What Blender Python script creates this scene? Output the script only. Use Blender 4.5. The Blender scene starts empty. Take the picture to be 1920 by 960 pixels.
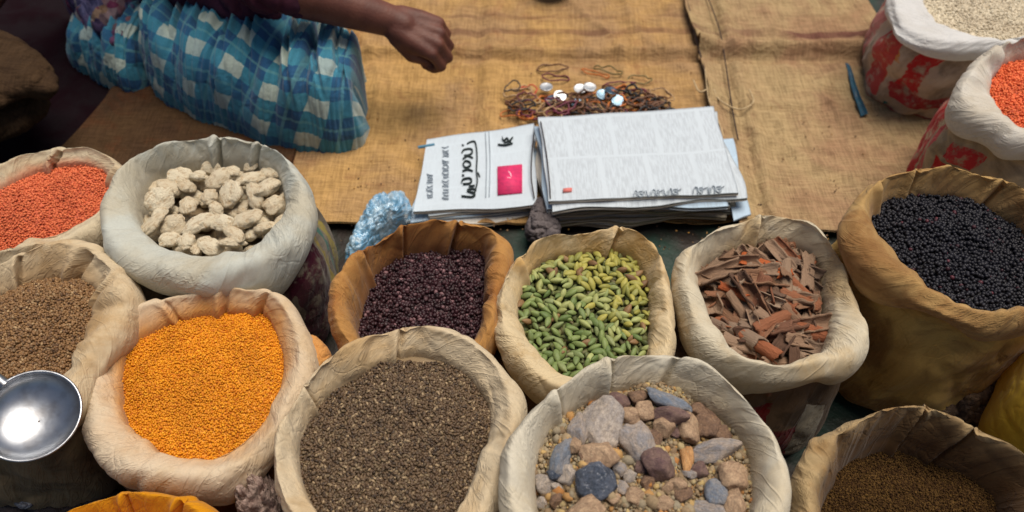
import bpy, bmesh, math, random
import numpy as np
from mathutils import Vector, Matrix, Euler

R = math.radians
random.seed(7)
rng = np.random.default_rng(7)
scn = bpy.context.scene
col = scn.collection

# ------------------------------------------------------------------ camera
F, PITCH, CAMH = 1500.0, 50.0, 1.0            # focal length in photo pixels (1920 wide)
cd = bpy.data.cameras.new("camera")
cam = bpy.data.objects.new("camera", cd)
col.objects.link(cam)
cam.location = (0, 0, CAMH)
cam.rotation_euler = (R(90 - PITCH), 0, 0)
cd.sensor_width = 36
cd.lens = F / 1920 * 36
cd.clip_start = 0.01
cd.clip_end = 500
cd.dof.use_dof = True
cd.dof.focus_distance = 0.93
cd.dof.aperture_fstop = 4.5
scn.camera = cam

# ------------------------------------------------------------------ light
SUN_EL, SUN_AZ = 74.0, 48.0                  # azimuth measured from +Y towards +X
w = bpy.data.worlds.new("World")
scn.world = w
w.use_nodes = True
nt = w.node_tree
bg = nt.nodes["Background"]
sky = nt.nodes.new("ShaderNodeTexSky")
sky.sky_type = 'NISHITA'
sky.sun_disc = False
sky.sun_elevation = R(SUN_EL)
sky.sun_rotation = R(SUN_AZ)
nt.links.new(sky.outputs[0], bg.inputs[0])
sky.dust_density = 3.0
sky.ozone_density = 0.3
bg.inputs[1].default_value = 0.058
sd = bpy.data.lights.new("sun", 'SUN')
sun = bpy.data.objects.new("sun", sd)
col.objects.link(sun)
sd.energy = 3.4
sd.angle = R(42)
sd.color = (1.0, 0.91, 0.79)
dv = Vector((math.sin(R(SUN_AZ)) * math.cos(R(SUN_EL)), math.cos(R(SUN_AZ)) * math.cos(R(SUN_EL)), math.sin(R(SUN_EL))))
sun.rotation_euler = dv.to_track_quat('Z', 'Y').to_euler()
sun.location = (0, 0, 4)
scn.view_settings.view_transform = 'Standard'
scn.view_settings.look = 'None'
scn.view_settings.exposure = 0.27
scn.view_settings.gamma = 1
scn.cycles.use_denoising = True
scn.cycles.max_bounces = 6

# ------------------------------------------------------------------ maths helpers
ct, st = math.cos(R(PITCH)), math.sin(R(PITCH))

def U(px, py, z):
    """world point at height z seen at photo pixel (px, py)"""
    a, b = (px - 960) / F, -(py - 480) / F
    rx, ry, rz = a, ct + b * st, -st + b * ct
    t = (z - CAMH) / rz
    return np.array([rx * t, ry * t, z])

_p = np.random.default_rng(3).permutation(256)
_p = np.concatenate([_p, _p, _p])
_g = np.random.default_rng(4).normal(size=(256, 3))
_g /= np.linalg.norm(_g, axis=1)[:, None]

def pn(x, y, z):
    """Perlin noise, arrays in, about -0.7..0.7 out"""
    x, y, z = np.broadcast_arrays(np.asarray(x, float), np.asarray(y, float), np.asarray(z, float))
    xi, yi, zi = np.floor(x).astype(int), np.floor(y).astype(int), np.floor(z).astype(int)
    xf, yf, zf = x - xi, y - yi, z - zi
    u, v, w_ = [t * t * t * (t * (t * 6 - 15) + 10) for t in (xf, yf, zf)]
    out = 0
    for dx in (0, 1):
        for dy in (0, 1):
            for dz in (0, 1):
                h = _p[_p[_p[(xi + dx) & 255] + ((yi + dy) & 255)] + ((zi + dz) & 255)]
                g = _g[h]
                d = g[..., 0] * (xf - dx) + g[..., 1] * (yf - dy) + g[..., 2] * (zf - dz)
                out = out + d * (u if dx else 1 - u) * (v if dy else 1 - v) * (w_ if dz else 1 - w_)
    return out

def ridge(x, y, z, k=3.0):
    return np.clip(1 - np.abs(pn(x, y, z)) * 3.4, 0, 1) ** k

def catmull_closed(P, m=12):
    P = np.asarray(P, float)
    out = []
    n = len(P)
    for i in range(n):
        p0, p1, p2, p3 = P[i - 1], P[i], P[(i + 1) % n], P[(i + 2) % n]
        for k in range(m):
            t = k / m
            out.append(0.5 * (2 * p1 + (p2 - p0) * t + (2 * p0 - 5 * p1 + 4 * p2 - p3) * t * t + (3 * p1 - p0 - 3 * p2 + p3) * t ** 3))
    return np.array(out)

# ------------------------------------------------------------------ object helpers
def tag(o, label=None, cat=None, group=None, kind=None):
    if label: o['label'] = label
    if cat: o['category'] = cat
    if group: o['group'] = group
    if kind: o['kind'] = kind
    return o

def empty(name, loc, rot=(0, 0, 0)):
    o = bpy.data.objects.new(name, None)
    col.objects.link(o)
    o.location = loc
    o.rotation_euler = rot
    o.empty_display_size = 0.05
    return o

def link(name, me, mat=None, parent=None, smooth=True, loc=None, rot=None):
    if mat is not None and len(me.materials) == 0:
        me.materials.append(mat)
    if smooth and len(me.polygons):
        me.polygons.foreach_set('use_smooth', [True] * len(me.polygons))
    o = bpy.data.objects.new(name, me)
    col.objects.link(o)
    if parent is not None: o.parent = parent
    if loc is not None: o.location = loc
    if rot is not None: o.rotation_euler = rot
    return o

def mesh_np(name, V, Fc, uv=None):
    """V (n,3); Fc (m,k) all same size; uv (n,2) per vertex"""
    V = np.asarray(V, np.float32); Fc = np.asarray(Fc, np.int32)
    me = bpy.data.meshes.new(name)
    k = Fc.shape[1]
    me.vertices.add(len(V)); me.vertices.foreach_set('co', V.ravel())
    me.loops.add(Fc.size); me.loops.foreach_set('vertex_index', Fc.ravel())
    me.polygons.add(len(Fc))
    me.polygons.foreach_set('loop_start', np.arange(0, Fc.size, k, dtype=np.int32))
    if uv is not None:
        l = me.uv_layers.new(name='UVMap')
        l.data.foreach_set('uv', np.asarray(uv, np.float32)[Fc.ravel()].ravel())
    me.update(calc_edges=True)
    me.validate()
    return me

def grid_faces(a, b, wrap=False, off=0):
    i, j = np.meshgrid(np.arange(a - 1), np.arange(b if wrap else b - 1), indexing='ij')
    i, j = i.ravel(), j.ravel()
    jn = (j + 1) % b
    return np.stack([i * b + j, i * b + jn, (i + 1) * b + jn, (i + 1) * b + j], 1) + off

_ico = {}
def ico(sub):
    if sub not in _ico:
        bm = bmesh.new(); bmesh.ops.create_icosphere(bm, subdivisions=sub, radius=1)
        bm.verts.ensure_lookup_table()
        _ico[sub] = (np.array([v.co[:] for v in bm.verts]), np.array([[v.index for v in f.verts] for f in bm.faces]))
        bm.free()
    return _ico[sub]

def rot_mats(n, flat=1.0):
    """n random rotations; flat<1 keeps the long X axis near horizontal"""
    yaw = rng.uniform(0, 2 * math.pi, n)
    pit = rng.normal(0, 0.9 * flat, n); rol = rng.uniform(0, 2 * math.pi, n) if flat >= 1 else rng.normal(0, flat, n)
    cy, sy, cp, sp, cr, sr = np.cos(yaw), np.sin(yaw), np.cos(pit), np.sin(pit), np.cos(rol), np.sin(rol)
    Z = np.zeros(n); O = np.ones(n)
    Rz = np.stack([np.stack([cy, -sy, Z], 1), np.stack([sy, cy, Z], 1), np.stack([Z, Z, O], 1)], 1)
    Ry = np.stack([np.stack([cp, Z, sp], 1), np.stack([Z, O, Z], 1), np.stack([-sp, Z, cp], 1)], 1)
    Rx = np.stack([np.stack([O, Z, Z], 1), np.stack([Z, cr, -sr], 1), np.stack([Z, sr, cr], 1)], 1)
    return Rz @ Ry @ Rx

def scatter_mesh(name, shapeV, shapeF, pos, scale, rots):
    """one mesh made of a copy of the shape at each position"""
    n = len(pos)
    V = np.einsum('nij,nkj->nki', rots, shapeV[None] * scale[:, None, :]) + pos[:, None, :]
    Fc = shapeF[None] + (np.arange(n) * len(shapeV))[:, None, None]
    return mesh_np(name, V.reshape(-1, 3), Fc.reshape(-1, shapeF.shape[1]))

# ------------------------------------------------------------------ materials
class N:
    """tiny node-graph helper"""
    def __init__(s, name):
        s.m = bpy.data.materials.new(name); s.m.use_nodes = True
        s.t = s.m.node_tree; s.b = s.t.nodes['Principled BSDF']
    def n(s, typ, **kw):
        x = s.t.nodes.new(typ)
        for k, v in kw.items(): setattr(x, k, v)
        return x
    def l(s, a, b): s.t.links.new(a, b)
    def val(s, sock, v):
        if hasattr(v, 'is_linked') or isinstance(v, bpy.types.NodeSocket): s.l(v, sock)
        else: sock.default_value = v
    def math(s, op, a, b=0.0, c=None):
        x = s.n('ShaderNodeMath', operation=op)
        s.val(x.inputs[0], a); s.val(x.inputs[1], b)
        if c is not None: s.val(x.inputs[2], c)
        return x.outputs[0]
    def mix(s, f, a, b, mode='MIX'):
        x = s.n('ShaderNodeMix', data_type='RGBA', blend_type=mode)
        s.val(x.inputs[0], f)
        for i, v in ((6, a), (7, b)):
            if isinstance(v, (tuple, list)): x.inputs[i].default_value = (*v[:3], 1)
            else: s.l(v, x.inputs[i])
        return x.outputs[2]
    def coord(s, which='Object'): return s.n('ShaderNodeTexCoord').outputs[which]
    def noise(s, vec, scale, detail=4, rough=0.55, dist=0.0, out=0):
        x = s.n('ShaderNodeTexNoise')
        s.l(vec, x.inputs['Vector']); x.inputs['Scale'].default_value = scale
        x.inputs['Detail'].default_value = detail; x.inputs['Roughness'].default_value = rough
        x.inputs['Distortion'].default_value = dist
        return x.outputs[out]
    def ramp(s, f, lo, hi):
        x = s.n('ShaderNodeMapRange'); x.interpolation_type = 'SMOOTHSTEP'
        s.val(x.inputs[0], f); x.inputs[1].default_value = lo; x.inputs[2].default_value = hi
        return x.outputs[0]
    def mapv(s, vec, scale=(1, 1, 1), rot=(0, 0, 0), loc=(0, 0, 0)):
        x = s.n('ShaderNodeMapping'); s.l(vec, x.inputs[0])
        x.inputs[1].default_value = loc; x.inputs[2].default_value = rot; x.inputs[3].default_value = scale
        return x.outputs[0]
    def bump(s, h, strength, dist, prev=None):
        x = s.n('ShaderNodeBump'); s.l(h, x.inputs['Height'])
        x.inputs['Strength'].default_value = strength; x.inputs['Distance'].default_value = dist
        if prev is not None: s.l(prev, x.inputs['Normal'])
        return x.outputs[0]
    def done(s, color=None, rough=0.8, normal=None, metal=0.0, spec=0.3, sheen=0.0):
        if color is not None:
            if isinstance(color, (tuple, list)): s.b.inputs['Base Color'].default_value = (*color[:3], 1)
            else: s.l(color, s.b.inputs['Base Color'])
        s.val(s.b.inputs['Roughness'], rough); s.b.inputs['Metallic'].default_value = metal
        s.b.inputs['Specular IOR Level'].default_value = spec
        if sheen: s.b.inputs['Sheen Weight'].default_value = sheen
        if normal is not None: s.l(normal, s.b.inputs['Normal'])
        return s.m

def cloth_mat(name, base, stain, stain_amt=0.5, dust=None, dust_v=(0.08, 0.3), dust_amt=0.8, prints=(), body=None, body_stain=None, seed=0.0, wrk=1.0):
    g = N(name)
    oc = g.mapv(g.coord(), loc=(seed * 3.1, seed * 1.7, seed))
    c = g.mix(g.math('MULTIPLY', g.ramp(g.noise(oc, 9, 5, 0.6, 0.6), 0.42, 0.68), stain_amt), base, stain)
    c = g.mix(g.math('MULTIPLY', g.ramp(g.noise(oc, 38, 4, 0.6), 0.5, 0.75), stain_amt * 0.5), c, tuple(x * 0.72 for x in stain))
    uv = g.n('ShaderNodeSeparateXYZ'); g.l(g.coord('UV'), uv.inputs[0])
    u, v = uv.outputs[0], uv.outputs[1]
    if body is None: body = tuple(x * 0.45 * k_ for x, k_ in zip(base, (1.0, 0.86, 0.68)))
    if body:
        # sack's side: more soiled than the lip, plus gap shade put into its colour
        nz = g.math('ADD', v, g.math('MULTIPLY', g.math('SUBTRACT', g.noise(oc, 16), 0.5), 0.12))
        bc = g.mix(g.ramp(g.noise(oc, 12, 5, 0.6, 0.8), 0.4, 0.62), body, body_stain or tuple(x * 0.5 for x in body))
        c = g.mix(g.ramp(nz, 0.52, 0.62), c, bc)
    if dust:
        nz = g.math('ADD', v, g.math('MULTIPLY', g.math('SUBTRACT', g.noise(g.mapv(oc, (1, 1, .6)), 26, 5), 0.5), 0.22))
        m = g.math('SUBTRACT', 1.0, g.ramp(nz, dust_v[0], dust_v[1]))
        c = g.mix(g.math('MULTIPLY', m, dust_amt), c, dust)
    for (u0, u1, v0, v1, skew, pc) in prints:
        uu = g.math('ADD', u, g.math('MULTIPLY', v, skew))
        uu = g.math('ADD', uu, g.math('MULTIPLY', g.math('SUBTRACT', g.noise(oc, 22, 3), 0.5), 0.035))
        m = g.math('MULTIPLY', g.math('MULTIPLY', g.math('GREATER_THAN', uu, u0), g.math('LESS_THAN', uu, u1)),
                   g.math('MULTIPLY', g.math('GREATER_THAN', v, v0), g.math('LESS_THAN', v, v1)))
        m = g.math('MULTIPLY', m, g.math('MULTIPLY', g.ramp(g.noise(oc, 48, 5, 0.7), 0.34, 0.52), 0.92))
        c = g.mix(m, c, pc)
    c = g.mix(0.35, c, g.mix(g.noise(oc, 420, 2), (0.6, 0.6, 0.6), (1.25, 1.25, 1.25)), 'MULTIPLY')
    ua = g.math('MULTIPLY', u, 2 * math.pi)
    cy = g.n('ShaderNodeCombineXYZ'); g.l(g.math('COSINE', ua), cy.inputs[0]); g.l(g.math('SINE', ua), cy.inputs[1]); g.l(v, cy.inputs[2])
    cyv = cy.outputs[0]
    def crease(vec, sc, det, dist):
        a_ = g.math('ABSOLUTE', g.math('SUBTRACT', g.noise(vec, sc, det, 0.5, dist), 0.5))
        return g.ramp(a_, 0.0, 0.10)
    def cyl(tw):
        a2 = g.math('ADD', ua, g.math('MULTIPLY', v, tw))
        c2_ = g.n('ShaderNodeCombineXYZ'); g.l(g.math('COSINE', a2), c2_.inputs[0]); g.l(g.math('SINE', a2), c2_.inputs[1]); g.l(v, c2_.inputs[2])
        return c2_.outputs[0]
    msk = g.ramp(g.noise(oc, 13, 2), 0.36, 0.62)
    k1 = crease(g.mapv(cyl(1.4), (1, 1, .50), loc=(seed, 0, 0)), 5.5, 0.0, 0.9)
    k2 = crease(g.mapv(cyl(2.2), (1, 1, 1.3), loc=(0, seed, 0)), 11, 0.0, 2.0)
    k3 = crease(oc, 34, 0.0, 1.2)
    kk = g.math('ADD', g.math('MULTIPLY', k1, 0.6), g.math('MULTIPLY', g.math('MULTIPLY', k2, msk), 0.65))
    kk = g.math('ADD', kk, g.math('MULTIPLY', g.math('MULTIPLY', k3, msk), 0.45))
    b = g.bump(kk, 0.42 * wrk, 0.0030)
    b = g.bump(g.noise(oc, 120, 4, 0.55, 0.3), 0.10, 0.002, b)
    b = g.bump(g.noise(oc, 900, 2), 0.25, 0.0005, b)
    g.done(c, 0.9, b, spec=0.12, sheen=0.1)
    # thin cotton lets some light through
    tr = g.n('ShaderNodeBsdfTranslucent'); g.l(c, tr.inputs[0]); g.l(b, tr.inputs[1])
    mx = g.n('ShaderNodeMixShader'); mx.inputs[0].default_value = 0.28
    g.l(g.b.outputs[0], mx.inputs[1]); g.l(tr.outputs[0], mx.inputs[2])
    g.l(mx.outputs[0], g.t.nodes['Material Output'].inputs[0])
    return g.m

def grain_mat(name, cols, rough=0.55, spec=0.4, mott=0.25, rand='island', scale=900, sub=0.0):
    """cols: list of (position, colour) picked at random per grain"""
    g = N(name)
    if rand == 'island': r = g.n('ShaderNodeNewGeometry').outputs['Random Per Island']
    else: r = g.n('ShaderNodeObjectInfo').outputs['Random']
    cr = g.n('ShaderNodeValToRGB'); g.l(r, cr.inputs[0])
    e = cr.color_ramp.elements
    while len(e) < len(cols): e.new(0.5)
    for i, (p, c) in enumerate(cols): e[i].position = p; e[i].color = (*c, 1)
    oc = g.coord()
    c = g.mix(mott, cr.outputs[0], g.mix(g.noise(oc, scale, 4), (0.3, 0.3, 0.3), (1.6, 1.6, 1.6)), 'MULTIPLY')
    if rand == 'island':
        c = g.mix(g.math('MULTIPLY', g.ramp(g.noise(oc, 11, 4, 0.6, 0.5), 0.40, 0.66), 0.38), c, g.mix(1.0, c, (0.55, 0.48, 0.42), 'MULTIPLY'))
    b = g.bump(g.noise(oc, scale, 3), 0.4, 0.0008)
    return g.done(c, rough, b, spec=spec)

def plain_mat(name, c1, c2=None, scale=30, rough=0.8, bump=0.3, bscale=60, bdist=0.004, metal=0.0, spec=0.3, lo=0.4, hi=0.65):
    g = N(name); oc = g.coord()
    c = g.mix(g.ramp(g.noise(oc, scale, 5, 0.6, 0.4), lo, hi), c1, c2 or tuple(x * 0.6 for x in c1))
    b = g.bump(g.noise(oc, bscale, 5, 0.6, 0.3), bump, bdist)
    return g.done(c, rough, b, metal=metal, spec=spec)

def burlap_mat(name, c1, c2, dark, stripes=()):
    g = N(name); oc = g.coord()
    c = g.mix(g.ramp(g.noise(oc, 5, 5, 0.6, 0.5), 0.38, 0.66), c1, c2)
    c = g.mix(g.math('MULTIPLY', g.ramp(g.noise(oc, 14, 5, 0.65, 0.8), 0.52, 0.72), 0.6), c, dark)
    sy = g.n('ShaderNodeSeparateXYZ'); g.l(oc, sy.inputs[0])
    for (shade_y, wd_, am_) in stripes:  # dark bands: shade of the folds painted into the burlap colour
        dy_ = g.math('ABSOLUTE', g.math('SUBTRACT', g.math('ADD', sy.outputs[1], g.math('MULTIPLY', g.math('SUBTRACT', g.noise(oc, 4), 0.5), 0.05)), shade_y))
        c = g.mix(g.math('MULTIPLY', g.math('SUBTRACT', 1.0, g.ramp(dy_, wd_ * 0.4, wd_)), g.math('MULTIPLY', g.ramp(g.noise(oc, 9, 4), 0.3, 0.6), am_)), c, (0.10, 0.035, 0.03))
    th1 = g.noise(g.mapv(oc, (28, 420, 28)), 1, 2); th2 = g.noise(g.mapv(oc, (420, 28, 28)), 1, 2)
    th = g.math('ADD', th1, th2)
    c = g.mix(0.48, c, g.mix(g.ramp(th, 0.75, 1.25), (0.50, 0.46, 0.43), (1.35, 1.35, 1.35)), 'MULTIPLY')
    b = g.bump(g.noise(oc, 24, 6, 0.65, 1.0), 0.6, 0.018)
    b = g.bump(th, 0.5, 0.0015, b)
    return g.done(c, 0.95, b, spec=0.1)

# ------------------------------------------------------------------ the ground
def ground_mesh():
    V = [(-60, -60, 0), (60, -60, 0), (60, 60, 0), (-60, 60, 0)]
    return mesh_np('ground', V, [[0, 1, 2, 3]])
tag(link('ground', ground_mesh(), plain_mat('packed_earth', (0.10, 0.08, 0.062), (0.06, 0.048, 0.04), 4, bump=0.6, bscale=40, bdist=0.01)), kind='structure')

def sheet(name, corners, nx, ny, zf, thick, mat, edge_wob=0.004, seed=0.0):
    """a cloth sheet with thickness; corners = 4 xy points (near-left, near-right, far-right, far-left)"""
    c = [np.array(p[:2], float) for p in corners]
    u, v = np.meshgrid(np.linspace(0, 1, nx), np.linspace(0, 1, ny), indexing='ij')
    P = ((1 - u) * (1 - v))[..., None] * c[0] + (u * (1 - v))[..., None] * c[1] + (u * v)[..., None] * c[2] + ((1 - u) * v)[..., None] * c[3]
    x = P[..., 0] + edge_wob * pn(P[..., 1] * 9, P[..., 0] * 3, seed) * 3
    y = P[..., 1] + edge_wob * pn(P[..., 0] * 9, P[..., 1] * 3, seed + 5) * 3
    z = zf(x, y, u, v)
    org = np.array([x.mean(), y.mean(), 0])
    top = np.stack([x, y, z], -1).reshape(-1, 3) - org
    bot = top - [0, 0, thick]
    V = np.concatenate([top, bot])
    n = nx * ny
    f = grid_faces(nx, ny)[:, ::-1]
    Fs = [f, f[:, ::-1] + n]
    idx = np.arange(n).reshape(nx, ny)
    loop = np.concatenate([idx[:, 0], idx[-1, 1:], idx[-2::-1, -1], idx[0, -2:0:-1]])
    nxt = np.roll(loop, -1)
    Fs.append(np.stack([loop, loop + n, nxt + n, nxt], 1)[:, ::-1])
    uv = np.concatenate([np.stack([u, v], -1).reshape(-1, 2)] * 2)
    o = link(name, mesh_np(name, V, np.concatenate(Fs), uv), mat)
    o.location = org
    return o

# green tarpaulin under the sacks, its colour darkened for the shade in the gaps
tarp = sheet('tarpaulin', [(-1.5, 0.0), (1.5, 0.0), (1.5, 2.4), (-1.5, 2.4)], 160, 130,
             lambda x, y, u, v: 0.004 + 0.002 * ridge(x * 5, y * 5, 1), 0.002,
             plain_mat('green_tarp', (0.018, 0.012, 0.009), (0.005, 0.032, 0.022), 6, rough=0.55, bump=0.5, bscale=30, bdist=0.01))
tag(tarp, 'dark brown and green tarpaulin spread on the ground under all the sacks', 'tarpaulin')

burl = burlap_mat('burlap', (0.41, 0.250, 0.095), (0.32, 0.20, 0.10), (0.23, 0.105, 0.05), stripes=((-0.155, 0.016, 0.55), (-0.10, 0.008, 0.35)))  # dark bands paint in shade along the fold
burl2 = burlap_mat('burlap_grey', (0.36, 0.26, 0.135), (0.29, 0.175, 0.10), (0.21, 0.115, 0.065), stripes=((-0.135, 0.018, 0.85),))  # one strong dark band, painted fold shade
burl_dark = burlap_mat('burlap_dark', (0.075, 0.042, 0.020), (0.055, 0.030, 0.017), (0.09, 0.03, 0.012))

def fold(d, w_, h):                      # a pressed-down tuck then a raised pleat
    return h * np.exp(-(d / w_) ** 2) - 0.8 * h * np.exp(-((d + w_ * 1.6) / (w_ * 0.7)) ** 2)

yfold = U(1500, 98, 0.02)[1]
def zA(x, y, u, v):
    z = 0.013 + 0.007 * pn(x * 4, y * 4, 2.2) + 0.003 * pn(x * 13, y * 13, 1)
    z += fold(y - yfold - 0.02 * pn(x * 3, 0, 7), 0.014, 0.016) + fold(y - yfold + 0.11 - 0.015 * pn(x * 4, 0, 3), 0.02, 0.0035)
    z += fold(x + 0.04 - 0.02 * pn(y * 3, 0, 9), 0.02, 0.006)
    z += 0.008 * ridge(x * 6 + y * 2, y * 3, 4, 4) + 0.004 * ridge(x * 9, y * 14, 2, 3)
    return np.maximum(z, 0.0075) + 0.004
def zB(x, y, u, v):
    z = 0.016 + 0.007 * pn(x * 4, y * 4, 5.2) + 0.003 * pn(x * 13, y * 13, 3)
    z += fold(y - yfold - 0.012 * pn(x * 3, 0, 4), 0.016, 0.026)
    z += fold(y - U(1500, 212, 0)[1] - 0.03 * pn(x * 7, 0, 2), 0.008, 0.004)
    z += fold(x - 0.42 - y * 0.02 - 0.012 * pn(y * 5, 0, 1), 0.012, 0.007)
    z += 0.007 * ridge(x * 5, y * 5, 7, 4) + 0.004 * ridge(x * 11, y * 12, 2, 3)
    return np.maximum(z, 0.0075) + 0.007

sx0, sx1 = U(1400, 430, 0.02)[0], U(1300, 10, 0.02)[0]
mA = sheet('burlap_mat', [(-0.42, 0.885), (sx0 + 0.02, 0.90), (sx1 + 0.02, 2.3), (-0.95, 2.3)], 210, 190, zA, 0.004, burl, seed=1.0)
tag(mA, 'golden brown burlap mat under the newspapers and the coins', 'burlap mat', 'burlap sheets laid over the ground')
rB0, rB1 = U(1790, 330, 0.02), U(1612, -10, 0.02)
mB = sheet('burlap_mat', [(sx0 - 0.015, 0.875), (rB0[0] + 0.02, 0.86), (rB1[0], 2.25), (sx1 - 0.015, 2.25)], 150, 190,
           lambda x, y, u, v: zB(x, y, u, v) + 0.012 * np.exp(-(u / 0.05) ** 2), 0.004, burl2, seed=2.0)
tag(mB, 'greyish tan burlap mat at the right, with a blue plastic strip lying on it', 'burlap mat', 'burlap sheets laid over the ground')
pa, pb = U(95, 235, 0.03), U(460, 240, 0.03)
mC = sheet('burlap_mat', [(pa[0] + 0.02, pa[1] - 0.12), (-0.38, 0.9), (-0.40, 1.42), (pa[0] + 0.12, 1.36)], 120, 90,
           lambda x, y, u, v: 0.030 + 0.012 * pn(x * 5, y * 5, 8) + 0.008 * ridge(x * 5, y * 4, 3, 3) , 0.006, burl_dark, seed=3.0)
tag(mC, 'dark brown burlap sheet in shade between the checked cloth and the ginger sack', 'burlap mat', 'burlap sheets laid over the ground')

# ------------------------------------------------------------------ tubes and cords
def tube_mesh(name, P, r, seg=8, closed=False):
    P = np.asarray(P, float); n = len(P)
    r = np.broadcast_to(np.asarray(r, float), (n,))
    T = (np.roll(P, -1, 0) - np.roll(P, 1, 0)) if closed else np.gradient(P, axis=0)
    T /= np.linalg.norm(T, axis=1)[:, None] + 1e-12
    up = np.array([0, 0, 1.0]); rings = []
    for i in range(n):
        a = np.cross(up, T[i])
        if np.linalg.norm(a) < 1e-3: a = np.cross([1, 0, 0], T[i])
        a /= np.linalg.norm(a); b = np.cross(T[i], a)
        th = np.linspace(0, 2 * math.pi, seg, endpoint=False)
        rings.append(P[i] + r[i] * (np.cos(th)[:, None] * a + np.sin(th)[:, None] * b))
    V = np.concatenate(rings)
    Fc = grid_faces(n, seg, True)
    if closed:
        j = np.arange(seg); jn = (j + 1) % seg; o = (n - 1) * seg
        Fc = np.concatenate([Fc, np.stack([o + j, o + jn, jn, j], 1)])
    return mesh_np(name, V, Fc)

def spline(P, m=10):
    P = np.asarray(P, float); out = []
    Q = np.concatenate([[2 * P[0] - P[1]], P, [2 * P[-1] - P[-2]]])
    for i in range(1, len(Q) - 2):
        p0, p1, p2, p3 = Q[i - 1:i + 3]
        for k in range(m):
            t = k / m
            out.append(0.5 * (2 * p1 + (p2 - p0) * t + (2 * p0 - 5 * p1 + 4 * p2 - p3) * t * t + (3 * p1 - p0 - 3 * p2 + p3) * t ** 3))
    out.append(P[-1])
    return np.array(out)

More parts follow.
